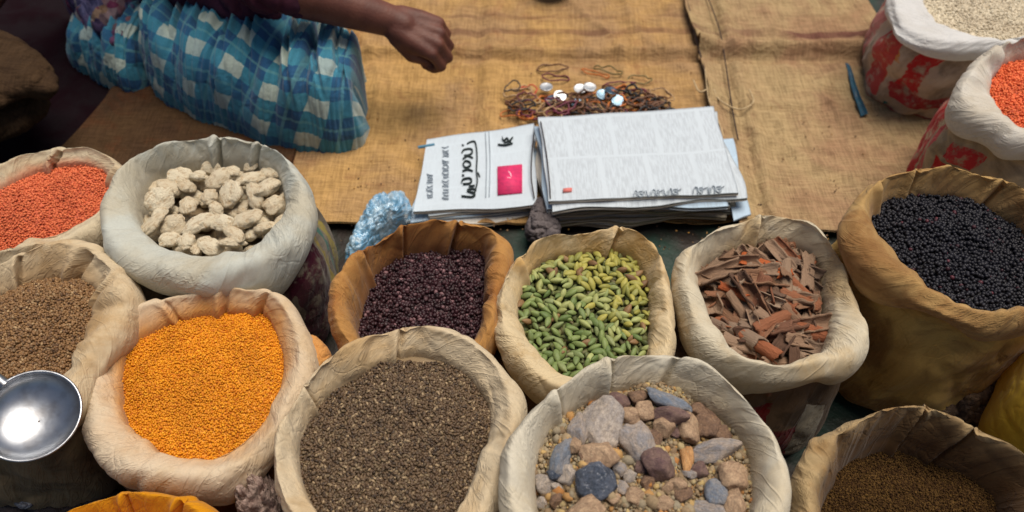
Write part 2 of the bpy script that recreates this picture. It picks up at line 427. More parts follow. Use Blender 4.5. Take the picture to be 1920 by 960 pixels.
# ------------------------------------------------------------------ sacks
SACKS = {}
def sack(key, label, outer, inner, H, zc, mat, wr=1.0, bulge=1.03, folds=(), body_mat=None, crest=0.006, roll=0.055, seed=0.0, group='open sacks with rolled rims', nth=400):
    outer = np.array(outer, float); inner = np.array(inner, float)
    def near(P):
        t = (P[:, 1] - P[:, 1].min()) / (P[:, 1].max() - P[:, 1].min())
        return t
    no = near(outer); ni = near(inner)
    Wo = np.array([U(p[0], p[1], H - 0.022 * n) for p, n in zip(outer, no)])[:, :2]
    nis = np.clip((ni - 0.25) / 0.5, 0, 1)
    Wi = np.array([U(p[0], p[1], zc + (H - 0.012 - zc) * n) for p, n in zip(inner, nis)])[:, :2]
    C = 0.5 * (Wi.max(0) + Wi.min(0))
    th = np.linspace(0, 2 * math.pi, nth, endpoint=False)
    def polar(Wp):
        Q = catmull_closed(Wp) - C
        a = np.mod(np.arctan2(Q[:, 1], Q[:, 0]), 2 * math.pi); r = np.hypot(Q[:, 0], Q[:, 1])
        o = np.argsort(a)
        return np.interp(th, a[o], r[o], period=2 * math.pi)
    Ro, Ri = polar(Wo), polar(Wi)
    Ri = np.minimum(Ri, Ro - 0.018)
    k = np.ones(7) / 7
    sm = lambda a: np.convolve(np.concatenate([a[-3:], a, a[:3]]), k, 'valid')
    Ro, Ri = sm(Ro), sm(Ri)
    n = (1 - np.sin(th)) / 2                      # 1 = side nearest the camera
    n = n * n * (3 - 2 * n)
    Hh = H + crest * pn(np.cos(th) * 2.1, np.sin(th) * 2.1, seed + 3.3) * 2 + crest * 0.5 * pn(np.cos(th) * 5, np.sin(th) * 5, seed)
    wgap = Ro - Ri
    rr = np.minimum(0.020, wgap * 0.42)
    Rc = Ro - rr
    Rm = Ro.mean()
    Rb = (0.55 * Ro + 0.45 * Rm) * bulge
    o1 = np.ones_like(th)
    roll = roll * (1 + 0.55 * pn(np.cos(th) * 1.9 + seed, np.sin(th) * 1.9, 2.2) * 1.6)
    rr = rr * (1 + 0.5 * pn(np.cos(th) * 2.6, np.sin(th) * 2.6 + seed, 7.7)) * 0.9
    Rc = Ro - rr
    tk = np.minimum(0.012, wgap * 0.3)
    ctrl = [(Ri - 0.004, (zc - 0.05) * o1), (Ri, zc * o1),
            (Ri + (Rc - Ri) * (0.38 - 0.30 * n), zc + (Hh - zc) * 0.5),
            (Ri + (Rc - Ri) * (0.75 - 0.45 * n), Hh - 0.006 - 0.004 * n),
            (Rc, Hh), (Ro - 0.005, Hh - 0.008), (Ro, Hh - 0.45 * roll), (Ro - 0.003, Hh - 0.8 * roll),
            (Ro - tk * 0.8, Hh - roll), (Ro - tk * 1.5, Hh - roll - 0.002), (Ro - tk * 1.4, Hh - roll - 0.012),
            (Ro * 0.6 + Rb * 0.4 - 0.003, Hh - roll - 0.045), (Rb, 0.5 * (Hh - roll) * o1), (Rb * 0.99, 0.045 * o1), (Rb * 0.93, 0.014 * o1), (Rb * 0.8, 0.011 * o1)]
    rc = np.array([c[0] for c in ctrl]); zz = np.array([c[1] for c in ctrl])
    M = 7
    def cr(A):
        Q = np.concatenate([[2 * A[0] - A[1]], A, [2 * A[-1] - A[-2]]]); out = []
        for i in range(1, len(Q) - 2):
            p0, p1, p2, p3 = Q[i - 1:i + 3]
            for j in range(M):
                t = j / M
                out.append(0.5 * (2 * p1 + (p2 - p0) * t + (2 * p0 - 5 * p1 + 4 * p2 - p3) * t * t + (3 * p1 - p0 - 3 * p2 + p3) * t ** 3))
        out.append(A[-1]); return np.array(out)
    RR, ZZ = cr(rc), cr(zz)
    P = np.stack([RR * np.cos(th), RR * np.sin(th), ZZ], -1)
    ds = np.hypot(np.diff(RR, axis=0), np.diff(ZZ, axis=0)).mean(1)
    s = np.concatenate([[0], np.cumsum(ds)])[:, None] * np.ones_like(th)
    vv = np.linspace(0, 1, len(RR))[:, None] * np.ones_like(th)
    dth = np.roll(P, -1, 1) - np.roll(P, 1, 1)
    dss = np.gradient(P, axis=0)
    Nn = np.cross(dth, dss); Nn /= np.linalg.norm(Nn, axis=2)[..., None] + 1e-9
    if Nn[4 * M, 0, 2] < 0: Nn = -Nn
    def field(f, g, tw, k, sd, fn=ridge):
        a = th[None, :] + tw * s
        return fn(np.cos(a) * Rm * f, np.sin(a) * Rm * f, s * g + sd, k) if fn is ridge else pn(np.cos(a) * Rm * f, np.sin(a) * Rm * f, s * g + sd)
    mask = np.clip(0.62 + 1.3 * field(7, 6, 0, 0, seed + 2, pn), 0.12, 1.5)
    inwall = np.exp(-((vv - 0.17) / 0.10) ** 2)
    onroll = np.exp(-((vv - 0.36) / 0.13) ** 2)
    body = np.clip((vv - 0.62) / 0.1, 0, 1)
    D = 0.0045 * field(9, 9, 0, 0, seed + 1, pn) * (1 + body)
    D += wr * mask * (0.0080 * inwall + 0.0042 * onroll + 0.012 * body) * (np.abs(field(22, 6, 2.5, 0, seed + 5, pn)) * 2.4 - 0.5)
    D += wr * mask * (0.0036 * inwall + 0.0026 * onroll + 0.003 * body) * (np.abs(field(48, 16, 5, 0, seed + 9, pn)) * 2.4 - 0.5) * 0.8
    D -= wr * mask * (0.0006 * inwall + 0.0010 * onroll) * field(100, 30, 7, 2, seed + 13)
    D += wr * 0.0032 * field(26, 8, 4, 0, seed + 21, pn) * (inwall + onroll * 0.8)
    D -= wr * 0.0034 * ridge(P[..., 0] * 12 + P[..., 1] * 5, P[..., 1] * 12 - P[..., 2] * 9, P[..., 2] * 12 + seed, 5) * (0.35 + 0.9 * body)
    D += 0.014 * body * pn(np.cos(th)[None] * 2.6 + seed, np.sin(th)[None] * 3, s * 7)
    for (ang, amp, wd) in folds:                 # a deep crease with a lip beside it
        d_ = (th[None, :] - R(ang) + 0.9 * (s - 0.07) * (1 if amp > 0 else -1) * 2 + math.pi) % (2 * math.pi) - math.pi
        a_ = abs(amp)
        D += (a_ * np.exp(-((d_ - wd) / wd) ** 2) - 1.3 * a_ * np.exp(-(d_ / (wd * 0.45)) ** 2)) * np.clip(vv / 0.05, 0, 1) * (1 - 0.75 * np.clip((vv - 0.2) / 0.08, 0, 1)) * np.clip((0.62 - vv) / 0.1, 0, 1)
    fade = np.clip(vv / 0.03, 0, 1)
    P = P + Nn * (D * fade)[..., None]
    # hem stitching thickness of the turned lip
    P[..., 2] = np.maximum(P[..., 2], 0.009)
    t = empty('sack', (C[0], C[1], 0))
    tag(t, label, 'sack', group)
    cut = 9 * M + 1
    uv = np.stack([np.broadcast_to(th / (2 * math.pi), RR.shape), vv], -1)
    def part(nm, a, b, m_):
        Pp, uu = P[a:b], uv[a:b]
        # duplicate the seam column so that the UV does not wrap
        Pp = np.concatenate([Pp, Pp[:, :1]], 1); u2 = np.concatenate([uu, uu[:, :1] + [1, 0]], 1)
        return link(nm, mesh_np(nm, Pp.reshape(-1, 3), grid_faces(b - a, nth + 1), u2.reshape(-1, 2)), m_, t)
    part('rolled_rim', 0, cut, mat)
    part('body', cut - 1, len(RR), body_mat or mat)
    SACKS[key] = dict(C=C, th=th, Ri=Ri, Ro=Ro, H=H, zc=zc, root=t)
    return t

def ri_at(key, x, y):
    s = SACKS[key]
    a = np.mod(np.arctan2(y, x), 2 * math.pi)
    return np.interp(a, s['th'], s['Ri'], period=2 * math.pi)

def surf_z(key, x, y, dome=0.0, lump=0.004, seed=0.0, tilt=(0, 0)):
    s = SACKS[key]
    q = np.hypot(x, y) / ri_at(key, x, y)
    return s['zc'] + dome * (1 - q ** 2) + lump * 2.2 * pn(x * 9, y * 9, seed + 8) + lump * pn(x * 22, y * 22, seed) * 1.6 + lump * 0.5 * pn(x * 60, y * 60, seed + 4) + tilt[0] * x + tilt[1] * y

def bed(key, name, mat, label, cat, dome=0.0, lump=0.004, seed=0.0, drop=0.0, tilt=(0, 0), stuff=True, parent=None):
    s = SACKS[key]
    nr, na = 40, 120
    th = np.linspace(0, 2 * math.pi, na, endpoint=False)
    q = np.linspace(0.01, 1.10, nr)[:, None]
    ri = np.interp(th, s['th'], s['Ri'], period=2 * math.pi)
    x, y = q * ri * np.cos(th), q * ri * np.sin(th)
    z = surf_z(key, x, y, dome, lump, seed, tilt) - drop
    V = np.stack([x, y, z], -1).reshape(-1, 3)
    Fq = grid_faces(nr, na, True)
    me = mesh_np(name, V, Fq[:, ::-1])
    return V, Fq, me

def points_in(key, spacing, qmax=1.03, jit=0.42):
    s = SACKS[key]; L = s['Ri'].max() * 1.05
    g = np.arange(-L, L, spacing)
    x, y = np.meshgrid(g, g * 0.866)
    x = x + (np.arange(x.shape[0]) % 2)[:, None] * spacing * 0.5
    x, y = x.ravel() + rng.uniform(-jit, jit, x.size) * spacing, y.ravel() + rng.uniform(-jit, jit, y.size) * spacing
    m = np.hypot(x, y) < ri_at(key, x, y) * qmax
    return x[m], y[m]

def grains(key, name, label, cat, mat, size, elong=1.0, var=0.0, flat=1.0, spacing=0.9, layers=2, dome=0.012, lump=0.004, seed=0.0, sub=1, tilt=(0, 0), rotflat=1.0, zj=0.5):
    """uncountable seed heap: a bed sheet plus thousands of grains, one object"""
    V, Fq, me = bed(key, name, mat, label, cat, dome, lump, seed, size * 1.0, tilt)
    sv, sf = ico(sub)
    VV = [V]; FF = [np.concatenate([Fq[:, [0, 2, 1]], Fq[:, [0, 3, 2]]])]; off = len(V)
    for L in range(layers):
        x, y = points_in(key, size * 2 * spacing)
        n = len(x)
        z = surf_z(key, x, y, dome, lump, seed, tilt) - L * size * 0.9 + rng.normal(0, size * zj, n)
        sc = (rng.uniform(0.8, 1.15, (n, 1)) * np.exp(rng.normal(0, var, (n, 1)))) * size * np.array([elong, 1.0, flat])
        rm = rot_mats(n, rotflat)
        vv = np.einsum('nij,nkj->nki', rm, sv[None] * sc[:, None, :]) + np.stack([x, y, z], 1)[:, None, :]
        VV.append(vv.reshape(-1, 3)); FF.append((sf[None] + (np.arange(n) * len(sv))[:, None, None]).reshape(-1, 3) + off)
        off += n * len(sv)
    me = mesh_np(name, np.concatenate(VV), np.concatenate(FF))
    o = link(name, me, mat)
    s = SACKS[key]; o.location = (s['C'][0], s['C'][1], 0)
    tag(o, label, cat, kind='stuff')
    return o

# ------------------------------------------------------------------ the sacks themselves
CR = (0.66, 0.59, 0.49); OC = (0.44, 0.30, 0.15)
cl_lentil = cloth_mat('cloth_lentil', (0.70, 0.60, 0.42), (0.52, 0.33, 0.16), 0.6, (0.62, 0.20, 0.10), (0.05, 0.17), 0.7, seed=1)
cl_ajwain = cloth_mat('cloth_brown_seed', (0.70, 0.57, 0.38), (0.48, 0.28, 0.10), 0.7, (0.42, 0.25, 0.10), (0.05, 0.24), 0.6, seed=2)
cl_ginger = cloth_mat('cloth_ginger', (0.60, 0.62, 0.56), (0.56, 0.48, 0.33), 0.6, (0.55, 0.46, 0.32), (0.05, 0.2), 0.4, body=(0.24, 0.20, 0.15), seed=3,
                      prints=((0.885, 0.955, 0.55, 1.0, 0.0, (0.055, 0.006, 0.018)), (0.800, 0.955, 0.60, 0.70, 0.0, (0.055, 0.006, 0.018)), (0.965, 0.985, 0.62, 1.0, 0.0, (0.34, 0.26, 0.05)), (0.03, 0.05, 0.62, 1.0, 0.0, (0.36, 0.28, 0.05)), (0.0, 0.018, 0.6, 1.0, 0.0, (0.05, 0.16, 0.13))))
cl_yellow = cloth_mat('cloth_yellow', (0.75, 0.62, 0.45), (0.62, 0.42, 0.21), 0.6, (0.66, 0.28, 0.04), (0.05, 0.29), 0.85, body=(0.24, 0.09, 0.03), seed=4)
cl_cumin = cloth_mat('cloth_cumin', (0.70, 0.58, 0.40), (0.58, 0.38, 0.17), 0.8, (0.40, 0.28, 0.14), (0.04, 0.16), 0.5, seed=5)
cl_clove = cloth_mat('cloth_orange', (0.52, 0.27, 0.085), (0.32, 0.115, 0.03), 0.95, (0.20, 0.07, 0.03), (0.05, 0.22), 0.7, seed=6)
cl_card = cloth_mat('cloth_cardamom', (0.74, 0.60, 0.38), (0.64, 0.38, 0.11), 0.9, (0.55, 0.36, 0.13), (0.05, 0.24), 0.5, body=(0.26, 0.15, 0.07), seed=7)
cl_bark = cloth_mat('cloth_bark', (0.70, 0.63, 0.48), (0.62, 0.42, 0.18), 0.7, (0.46, 0.32, 0.17), (0.05, 0.2), 0.5, body=(0.25, 0.16, 0.09), seed=8,
                    prints=((0.66, 0.80, 0.80, 0.92, 0.0, (0.22, 0.012, 0.02)), (0.70, 0.74, 0.72, 0.80, 0.0, (0.30, 0.02, 0.02)), (0.80, 0.84, 0.74, 0.9, 0.0, (0.45, 0.4, 0.3)), (0.60, 0.90, 0.9, 1.0, 0.0, (0.08, 0.01, 0.03))))
cl_stone = cloth_mat('cloth_stone', (0.70, 0.65, 0.53), (0.62, 0.49, 0.29), 0.6, (0.50, 0.40, 0.26), (0.05, 0.22), 0.5, seed=9)
cl_black = cloth_mat('cloth_black_seed', (0.54, 0.35, 0.14), (0.26, 0.12, 0.04), 0.9, (0.34, 0.20, 0.10), (0.05, 0.2), 0.5, body=(0.70, 0.45, 0.13), body_stain=(0.36, 0.20, 0.06), seed=10)
cl_powder = cloth_mat('cloth_powder', (0.52, 0.38, 0.20), (0.36, 0.18, 0.05), 0.9, (0.12, 0.055, 0.018), (0.08, 0.34), 0.92, seed=11)
cl_turm = cloth_mat('cloth_turmeric', (0.74, 0.32, 0.010), (0.62, 0.22, 0.006), 0.7, (0.60, 0.20, 0.006), (0.04, 0.2), 0.8, seed=12)
RED = (0.55, 0.012, 0.02)
cl_rice = cloth_mat('cloth_rice', (0.74, 0.74, 0.73), (0.55, 0.50, 0.42), 0.25, None, body=(0.62, 0.48, 0.36), seed=13,
                    prints=((0.45, 0.555, 0.60, 1.0, 0.06, (0.62, 0.20, 0.18)), (0.565, 0.60, 0.64, 0.72, 0.0, (0.62, 0.26, 0.06)), (0.575, 0.59, 0.73, 0.82, 0.0, (0.60, 0.16, 0.05)), (0.62, 0.66, 0.62, 0.88, 0.09, (0.55, 0.06, 0.06)), (0.675, 0.70, 0.60, 0.80, 0.09, RED), (0.715, 0.85, 0.60, 0.74, 0.05, RED), (0.60, 0.80, 0.80, 0.85, 0.0, (0.40, 0.02, 0.03)), (0.56, 0.72, 0.90, 1.0, 0.0, (0.30, 0.02, 0.03))))
cl_coral = cloth_mat('cloth_coral', (0.72, 0.69, 0.62), (0.52, 0.42, 0.27), 0.45, (0.66, 0.30, 0.18), (0.05, 0.16), 0.5, body=(0.60, 0.46, 0.28), seed=14,
                     prints=((0.40, 0.50, 0.62, 1.0, 0.0, RED), (0.515, 0.53, 0.62, 1.0, 0.02, RED), (0.545, 0.56, 0.62, 1.0, 0.03, (0.62, 0.10, 0.10)), (0.60, 0.71, 0.745, 0.83, 0.05, (0.60, 0.008, 0.012)), (0.575, 0.62, 0.68, 0.735, 0.0, (0.62, 0.02, 0.03)), (0.56, 0.66, 0.86, 1.0, 0.0, (0.55, 0.03, 0.02)), (0.73, 0.76, 0.70, 0.95, 0.0, (0.55, 0.30, 0.05))))

sack('lentil', 'cream sack of red lentils at the left edge, behind the brown seed sack',
     [(130,262),(190,272),(235,305),(245,350),(215,420),(150,462),(60,490),(-40,500),(-140,470),(-190,400),(-160,330),(-80,305),(0,298),(60,275)],
     [(150,312),(203,336),(195,380),(160,410),(80,440),(0,465),(-60,470),(-120,440),(-130,390),(-80,370),(0,358),(80,322)],
     0.22, 0.195, cl_lentil, seed=1, folds=((75, 0.012, 0.07), (20, -0.006, 0.05)))
sack('ajwain', 'soiled cream sack of pale brown seeds under the ladle at the left edge',
     [(100,443),(170,440),(225,480),(257,540),(240,610),(185,690),(150,760),(80,820),(0,850),(-100,830),(-180,760),(-200,650),(-150,550),(-80,500),(0,480)],
     [(60,532),(120,520),(178,550),(165,600),(130,660),(100,710),(50,760),(-20,780),(-90,750),(-130,680),(-120,600),(-60,560),(0,560)],
     0.24, 0.205, cl_ajwain, wr=1.0, seed=4, folds=((60, 0.012, 0.08), (95, 0.009, 0.06), (30, -0.006, 0.05)))
sack('ginger', 'pale grey sack of dried ginger pieces with a maroon print on its side',
     [(180,405),(195,350),(240,297),(320,262),(400,250),(480,260),(540,288),(575,330),(590,385),(585,430),(555,475),(490,512),(410,543),(325,540),(250,520),(195,475)],
     [(258,400),(272,350),(315,308),(400,298),(480,310),(522,335),(530,390),(492,432),(430,466),(350,468),(295,445)],
     0.25, 0.212, cl_ginger, seed=7, bulge=1.08, wr=0.85, folds=((95, 0.012, 0.07), (60, 0.008, 0.06)), roll=0.06)
sack('yellow', 'cream sack of orange yellow split pulses, left of the brown cumin sack',
     [(156,770),(163,690),(203,612),(265,560),(340,542),(430,533),(500,535),(550,560),(583,620),(598,690),(570,760),(530,830),(470,890),(400,925),(330,927),(260,915),(200,882),(160,825)],
     [(226,740),(230,690),(250,648),(300,618),(350,600),(400,590),(490,588),(512,612),(530,670),(520,740),(480,792),(420,842),(350,860),(280,830),(235,790)],
     0.22, 0.192, cl_yellow, seed=10, folds=((85, 0.007, 0.07), (62, 0.006, 0.06), (120, -0.005, 0.05)), wr=1.1)
sack('cumin', 'large cream sack of greyish brown cumin seeds in the middle of the front row',
     [(505,880),(514,810),(575,708),(640,645),(720,607),(800,598),(880,618),(940,665),(985,730),(985,800),(962,880),(935,960),(880,1050),(800,1100),(700,1110),(610,1070),(550,1000),(515,940)],
     [(562,870),(573,800),(612,745),(680,705),(770,668),(840,686),(897,730),(918,790),(893,870),(860,940),(810,1010),(740,1040),(660,1020),(595,950)],
     0.275, 0.245, cl_cumin, wr=1.05, seed=13, folds=((150, 0.007, 0.05), (92, 0.007, 0.05)))
sack('clove', 'orange stained sack of dark purple dried berries, behind the cumin sack',
     [(612,590),(620,530),(680,460),(740,425),(820,405),(900,410),(948,435),(962,480),(945,560),(930,640),(880,700),(800,720),(700,705),(640,655)],
     [(668,600),(690,540),(720,495),(780,467),(850,462),(903,477),(908,530),(895,600),(860,650),(790,665),(710,650)],
     0.215, 0.165, cl_clove, wr=0.95, seed=16, folds=((70, 0.012, 0.07), (150, 0.009, 0.08), (110, 0.007, 0.06)), crest=0.009)
sack('cardamom', 'cream sack of green cardamom pods between the dark berry sack and the bark sack',
     [(925,590),(938,515),(990,455),(1060,432),(1130,422),(1190,425),(1232,458),(1258,530),(1270,600),(1268,670),(1230,740),(1150,770),(1060,760),(985,715),(935,650)],
     [(976,590),(986,530),(1020,492),(1060,477),(1130,470),(1180,480),(1210,530),(1218,600),(1212,660),(1180,700),(1120,715),(1062,697),(1012,655)],
     0.225, 0.190, cl_card, seed=19, folds=((68, 0.013, 0.06), (140, 0.007, 0.06)), crest=0.008)
sack('bark', 'cream sack of reddish brown bark chips with a faded red print low on its side',
     [(1262,505),(1275,465),(1330,430),(1390,405),(1450,392),(1510,405),(1570,460),(1600,530),(1630,620),(1625,670),(1590,702),(1500,716),(1420,712),(1370,692),(1318,668),(1282,610)],
     [(1312,530),(1322,500),(1400,467),(1440,460),(1500,465),(1535,500),(1548,560),(1555,620),(1530,660),(1470,672),(1400,660),(1360,620),(1330,575)],
     0.235, 0.195, cl_bark, wr=0.8, seed=22, folds=((88, 0.014, 0.06),), crest=0.008)
sack('stone', 'pale grey cream sack of rock salt and mineral lumps in the front row',
     [(935,890),(945,820),(985,770),(1050,710),(1120,670),(1200,650),(1260,648),(1320,665),(1380,710),(1430,770),(1470,830),(1487,900),(1485,970),(1450,1050),(1380,1110),(1280,1140),(1150,1140),(1040,1100),(970,1030),(938,960)],
     [(1005,890),(1030,820),(1080,770),(1140,742),(1210,727),(1290,747),(1360,790),(1400,850),(1412,910),(1405,970),(1370,1030),(1290,1070),(1180,1075),(1080,1040),(1020,980)],
     0.305, 0.265, cl_stone, wr=0.75, seed=25, folds=((105, 0.012, 0.06), (72, 0.008, 0.08), (140, 0.006, 0.06)))
sack('black', 'large yellowish brown sack of black seeds at the right edge',
     [(1575,430),(1590,380),(1640,335),(1700,315),(1780,308),(1860,325),(1930,365),(2000,430),(2030,500),(2010,570),(1960,610),(1880,622),(1800,610),(1720,580),(1640,530),(1595,480)],
     [(1635,420),(1665,380),(1720,360),(1790,366),(1860,392),(1930,440),(1965,500),(1950,545),(1900,566),(1850,566),(1790,553),(1735,525),(1680,480)],
     0.275, 0.232, cl_black, wr=1.0, seed=28, bulge=1.0, folds=((50, 0.010, 0.06), (140, 0.008, 0.07), (110, 0.007, 0.06)), roll=0.045)
sack('powder', 'tan wrinkled sack half full of dark brown powder in the lower right corner',
     [(1488,900),(1500,850),(1560,792),(1640,760),(1710,748),(1780,765),(1850,800),(1930,855),(1990,930),(2000,1010),(1950,1100),(1850,1150),(1720,1160),(1600,1130),(1520,1060),(1490,980)],
     [(1548,960),(1575,890),(1640,842),(1720,832),(1800,850),(1860,900),(1900,960),(1895,1030),(1840,1080),(1740,1100),(1640,1080),(1570,1020)],
     0.27, 0.205, cl_powder, wr=1.4, seed=31, folds=((80, 0.010, 0.05), (50, 0.007, 0.06)))
sack('turmeric', 'bright orange cloth sack at the bottom edge, in front of the yellow pulses',
     [(80,985),(150,927),(240,907),(320,912),(380,930),(430,975),(470,1040),(460,1130),(380,1200),(250,1220),(130,1190),(60,1120),(50,1040)],
     [(130,1050),(180,1010),(250,995),(330,1000),(385,1030),(400,1080),(360,1140),(260,1160),(170,1130)],
     0.23, 0.18, cl_turm, wr=0.8, seed=34, folds=((60, 0.010, 0.08), (110, 0.007, 0.07)))
sack('rice', 'white sack of rice with a red printed side in the top right corner',
     [(1668,40),(1690,80),(1740,102),(1800,108),(1870,105),(1940,90),(2010,50),(2030,-20),(1990,-90),(1900,-120),(1800,-120),(1710,-80),(1668,-20)],
     [(1735,-5),(1760,35),(1810,60),(1870,70),(1930,56),(1975,10),(1960,-50),(1890,-85),(1800,-75),(1745,-45)],
     0.20, 0.175, cl_rice, wr=1.25, seed=37, bulge=1.04, roll=0.034, crest=0.011)
sack('coral', 'cream sack of coral red lentils with red printed stripes, below the rice sack',
     [(1885,78),(1830,105),(1795,150),(1785,190),(1810,225),(1860,255),(1920,280),(2000,290),(2080,260),(2120,190),(2090,120),(2010,80),(1940,70)],
     [(1920,92),(1880,120),(1862,155),(1880,195),(1920,225),(1980,235),(2040,220),(2060,170),(2040,120),(1980,90)],
     0.26, 0.228, cl_coral, wr=1.25, seed=40, bulge=1.10, roll=0.045, crest=0.012)

def region(key, x, y):
    m_ = SACKS[key]['Ri'].mean() * 0.36
    a = 'far' if y > m_ else ('near' if y < -m_ else 'middle')
    b = 'left' if x < -m_ else ('right' if x > m_ else 'centre')
    return {'middlecentre': 'at the very centre', 'middleleft': 'along the left wall', 'middleright': 'along the right wall', 'farcentre': 'at the far wall', 'nearcentre': 'at the near wall'}.get(a + b, f'in the {a} {b} part')

# ------------------------------------------------------------------ uncountable contents
m_lentil = grain_mat('red_lentils', [(0, (0.62, 0.13, 0.045)), (0.5, (0.75, 0.19, 0.07)), (1, (0.55, 0.10, 0.04))])
grains('lentil', 'red_lentils', 'red lentils filling the cream sack at the left edge', 'lentils', m_lentil, 0.0018, flat=0.5, layers=2, dome=0.012, seed=1, rotflat=0.4)
m_aj = grain_mat('brown_seeds', [(0, (0.17, 0.085, 0.033)), (0.5, (0.27, 0.15, 0.060)), (0.85, (0.09, 0.045, 0.02)), (1, (0.42, 0.28, 0.14))])
grains('ajwain', 'brown_seeds', 'fine pale brown seeds in the sack under the ladle', 'seeds', m_aj, 0.0017, elong=1.6, layers=2, dome=0.02, lump=0.006, seed=2)
m_yel = grain_mat('yellow_pulses', [(0, (0.66, 0.23, 0.003)), (0.5, (0.74, 0.30, 0.005)), (0.8, (0.55, 0.15, 0.003)), (1, (0.85, 0.40, 0.015))])
grains('yellow', 'yellow_pulses', 'bright orange yellow split pulses heaped in the cream sack', 'pulses', m_yel, 0.0015, elong=1.1, flat=0.75, layers=2, dome=0.012, lump=0.004, seed=3)
m_cum = grain_mat('cumin_seeds', [(0, (0.075, 0.044, 0.024)), (0.45, (0.145, 0.093, 0.050)), (0.75, (0.035, 0.021, 0.013)), (0.9, (0.17, 0.12, 0.065)), (1, (0.36, 0.26, 0.15))])
grains('cumin', 'cumin_seeds', 'greyish brown cumin seeds filling the large middle sack', 'seeds', m_cum, 0.0015, elong=2.0, layers=2, dome=0.018, lump=0.005, seed=4, spacing=1.0, rotflat=0.5)
m_clo = grain_mat('dark_berries', [(0, (0.020, 0.005, 0.008)), (0.6, (0.040, 0.010, 0.015)), (0.85, (0.012, 0.004, 0.006)), (1, (0.20, 0.10, 0.11))], rough=0.5, spec=0.4)
grains('clove', 'dark_berries', 'dark purple dried berries in the orange stained sack', 'berries', m_clo, 0.0025, elong=1.35, layers=2, dome=0.012, lump=0.006, seed=5, sub=2, zj=0.8)
m_blk = grain_mat('black_seeds', [(0, (0.006, 0.006, 0.010)), (0.85, (0.013, 0.013, 0.020)), (0.97, (0.006, 0.006, 0.01)), (1, (0.09, 0.02, 0.03))], rough=0.5, spec=0.3)
grains('black', 'black_seeds', 'shiny blue black seeds heaped in the sack at the right edge', 'seeds', m_blk, 0.0024, elong=1.15, layers=2, dome=0.015, lump=0.005, seed=6, sub=2, zj=0.7)
m_rice = grain_mat('rice_grains', [(0, (0.62, 0.53, 0.38)), (1, (0.74, 0.66, 0.50))])
grains('rice', 'rice_grains', 'pale rice grains filling the white sack in the top right corner', 'rice', m_rice, 0.0018, elong=2.0, layers=1, dome=0.012, seed=7, rotflat=0.4)
m_cor = grain_mat('coral_lentils', [(0, (0.78, 0.14, 0.04)), (0.5, (0.85, 0.20, 0.06)), (1, (0.66, 0.10, 0.03))])
grains('coral', 'coral_lentils', 'coral red lentils filling the sack with red stripes', 'lentils', m_cor, 0.0021, flat=0.55, layers=2, dome=0.012, seed=8, rotflat=0.5)
m_tur = plain_mat('turmeric_powder', (0.72, 0.28, 0.008), (0.66, 0.22, 0.006), 40, bump=0.5, bscale=120, bdist=0.003)
V, Fq, me = bed('turmeric', 'turmeric_powder', m_tur, '', '', 0.02, 0.006, 9)
o = link('turmeric_powder', me, m_tur); o.location = (*SACKS['turmeric']['C'], 0)
tag(o, 'orange turmeric powder inside the bright orange sack', 'powder', kind='stuff')
m_pow = plain_mat('brown_powder', (0.15, 0.075, 0.022), (0.040, 0.018, 0.008), 14, rough=0.95, bump=1.0, bscale=260, bdist=0.006, lo=0.35, hi=0.62)
m_pow = grain_mat('brown_powder', [(0, (0.030, 0.014, 0.006)), (0.5, (0.055, 0.028, 0.010)), (0.9, (0.085, 0.046, 0.014)), (1, (0.12, 0.068, 0.02))], rough=0.95, spec=0.1)
grains('powder', 'brown_powder', 'dark brown coarse powder inside the tan wrinkled sack', 'powder', m_pow, 0.0009, elong=1.2, var=0.2, layers=1, dome=0.004, lump=0.009, seed=10, tilt=(-0.10, -0.06), zj=1.0)

# ------------------------------------------------------------------ cardamom pods
def pod_mesh():
    nr, na = 12, 12
    t = np.linspace(0, 1, nr)[:, None]; a = np.linspace(0, 2 * math.pi, na, endpoint=False)
    r = np.sin(t * math.pi) ** 0.7 * (1 - 0.22 * (t - 0.4)) * (1 + 0.10 * np.cos(3 * a) + 0.03 * np.cos(12 * a)) + 0.03
    V = np.stack([(t - 0.5) * 2 * np.ones_like(a), 0.42 * r * np.cos(a), 0.42 * r * np.sin(a)], -1).reshape(-1, 3)
    return V, grid_faces(nr, na, True)
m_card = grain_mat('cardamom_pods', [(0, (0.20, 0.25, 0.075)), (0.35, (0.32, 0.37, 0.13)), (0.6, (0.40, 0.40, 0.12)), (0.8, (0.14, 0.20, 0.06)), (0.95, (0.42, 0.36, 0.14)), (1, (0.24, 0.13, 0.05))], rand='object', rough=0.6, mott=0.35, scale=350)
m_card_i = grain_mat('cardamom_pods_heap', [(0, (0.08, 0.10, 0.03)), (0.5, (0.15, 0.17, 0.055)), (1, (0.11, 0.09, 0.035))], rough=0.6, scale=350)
PV, PF = pod_mesh()
S = SACKS['cardamom']; Cx, Cy = S['C']
x, y = points_in('cardamom', 0.0098, 1.0)
z = surf_z('cardamom', x, y, 0.014, 0.004, 3)
vis = np.array([(960 + (Cx + xx) / ((Cy + yy) * ct + (CAMH - zz) * st) * F,) for xx, yy, zz in zip(x, y, z)])[:, 0]
top = y > -0.095
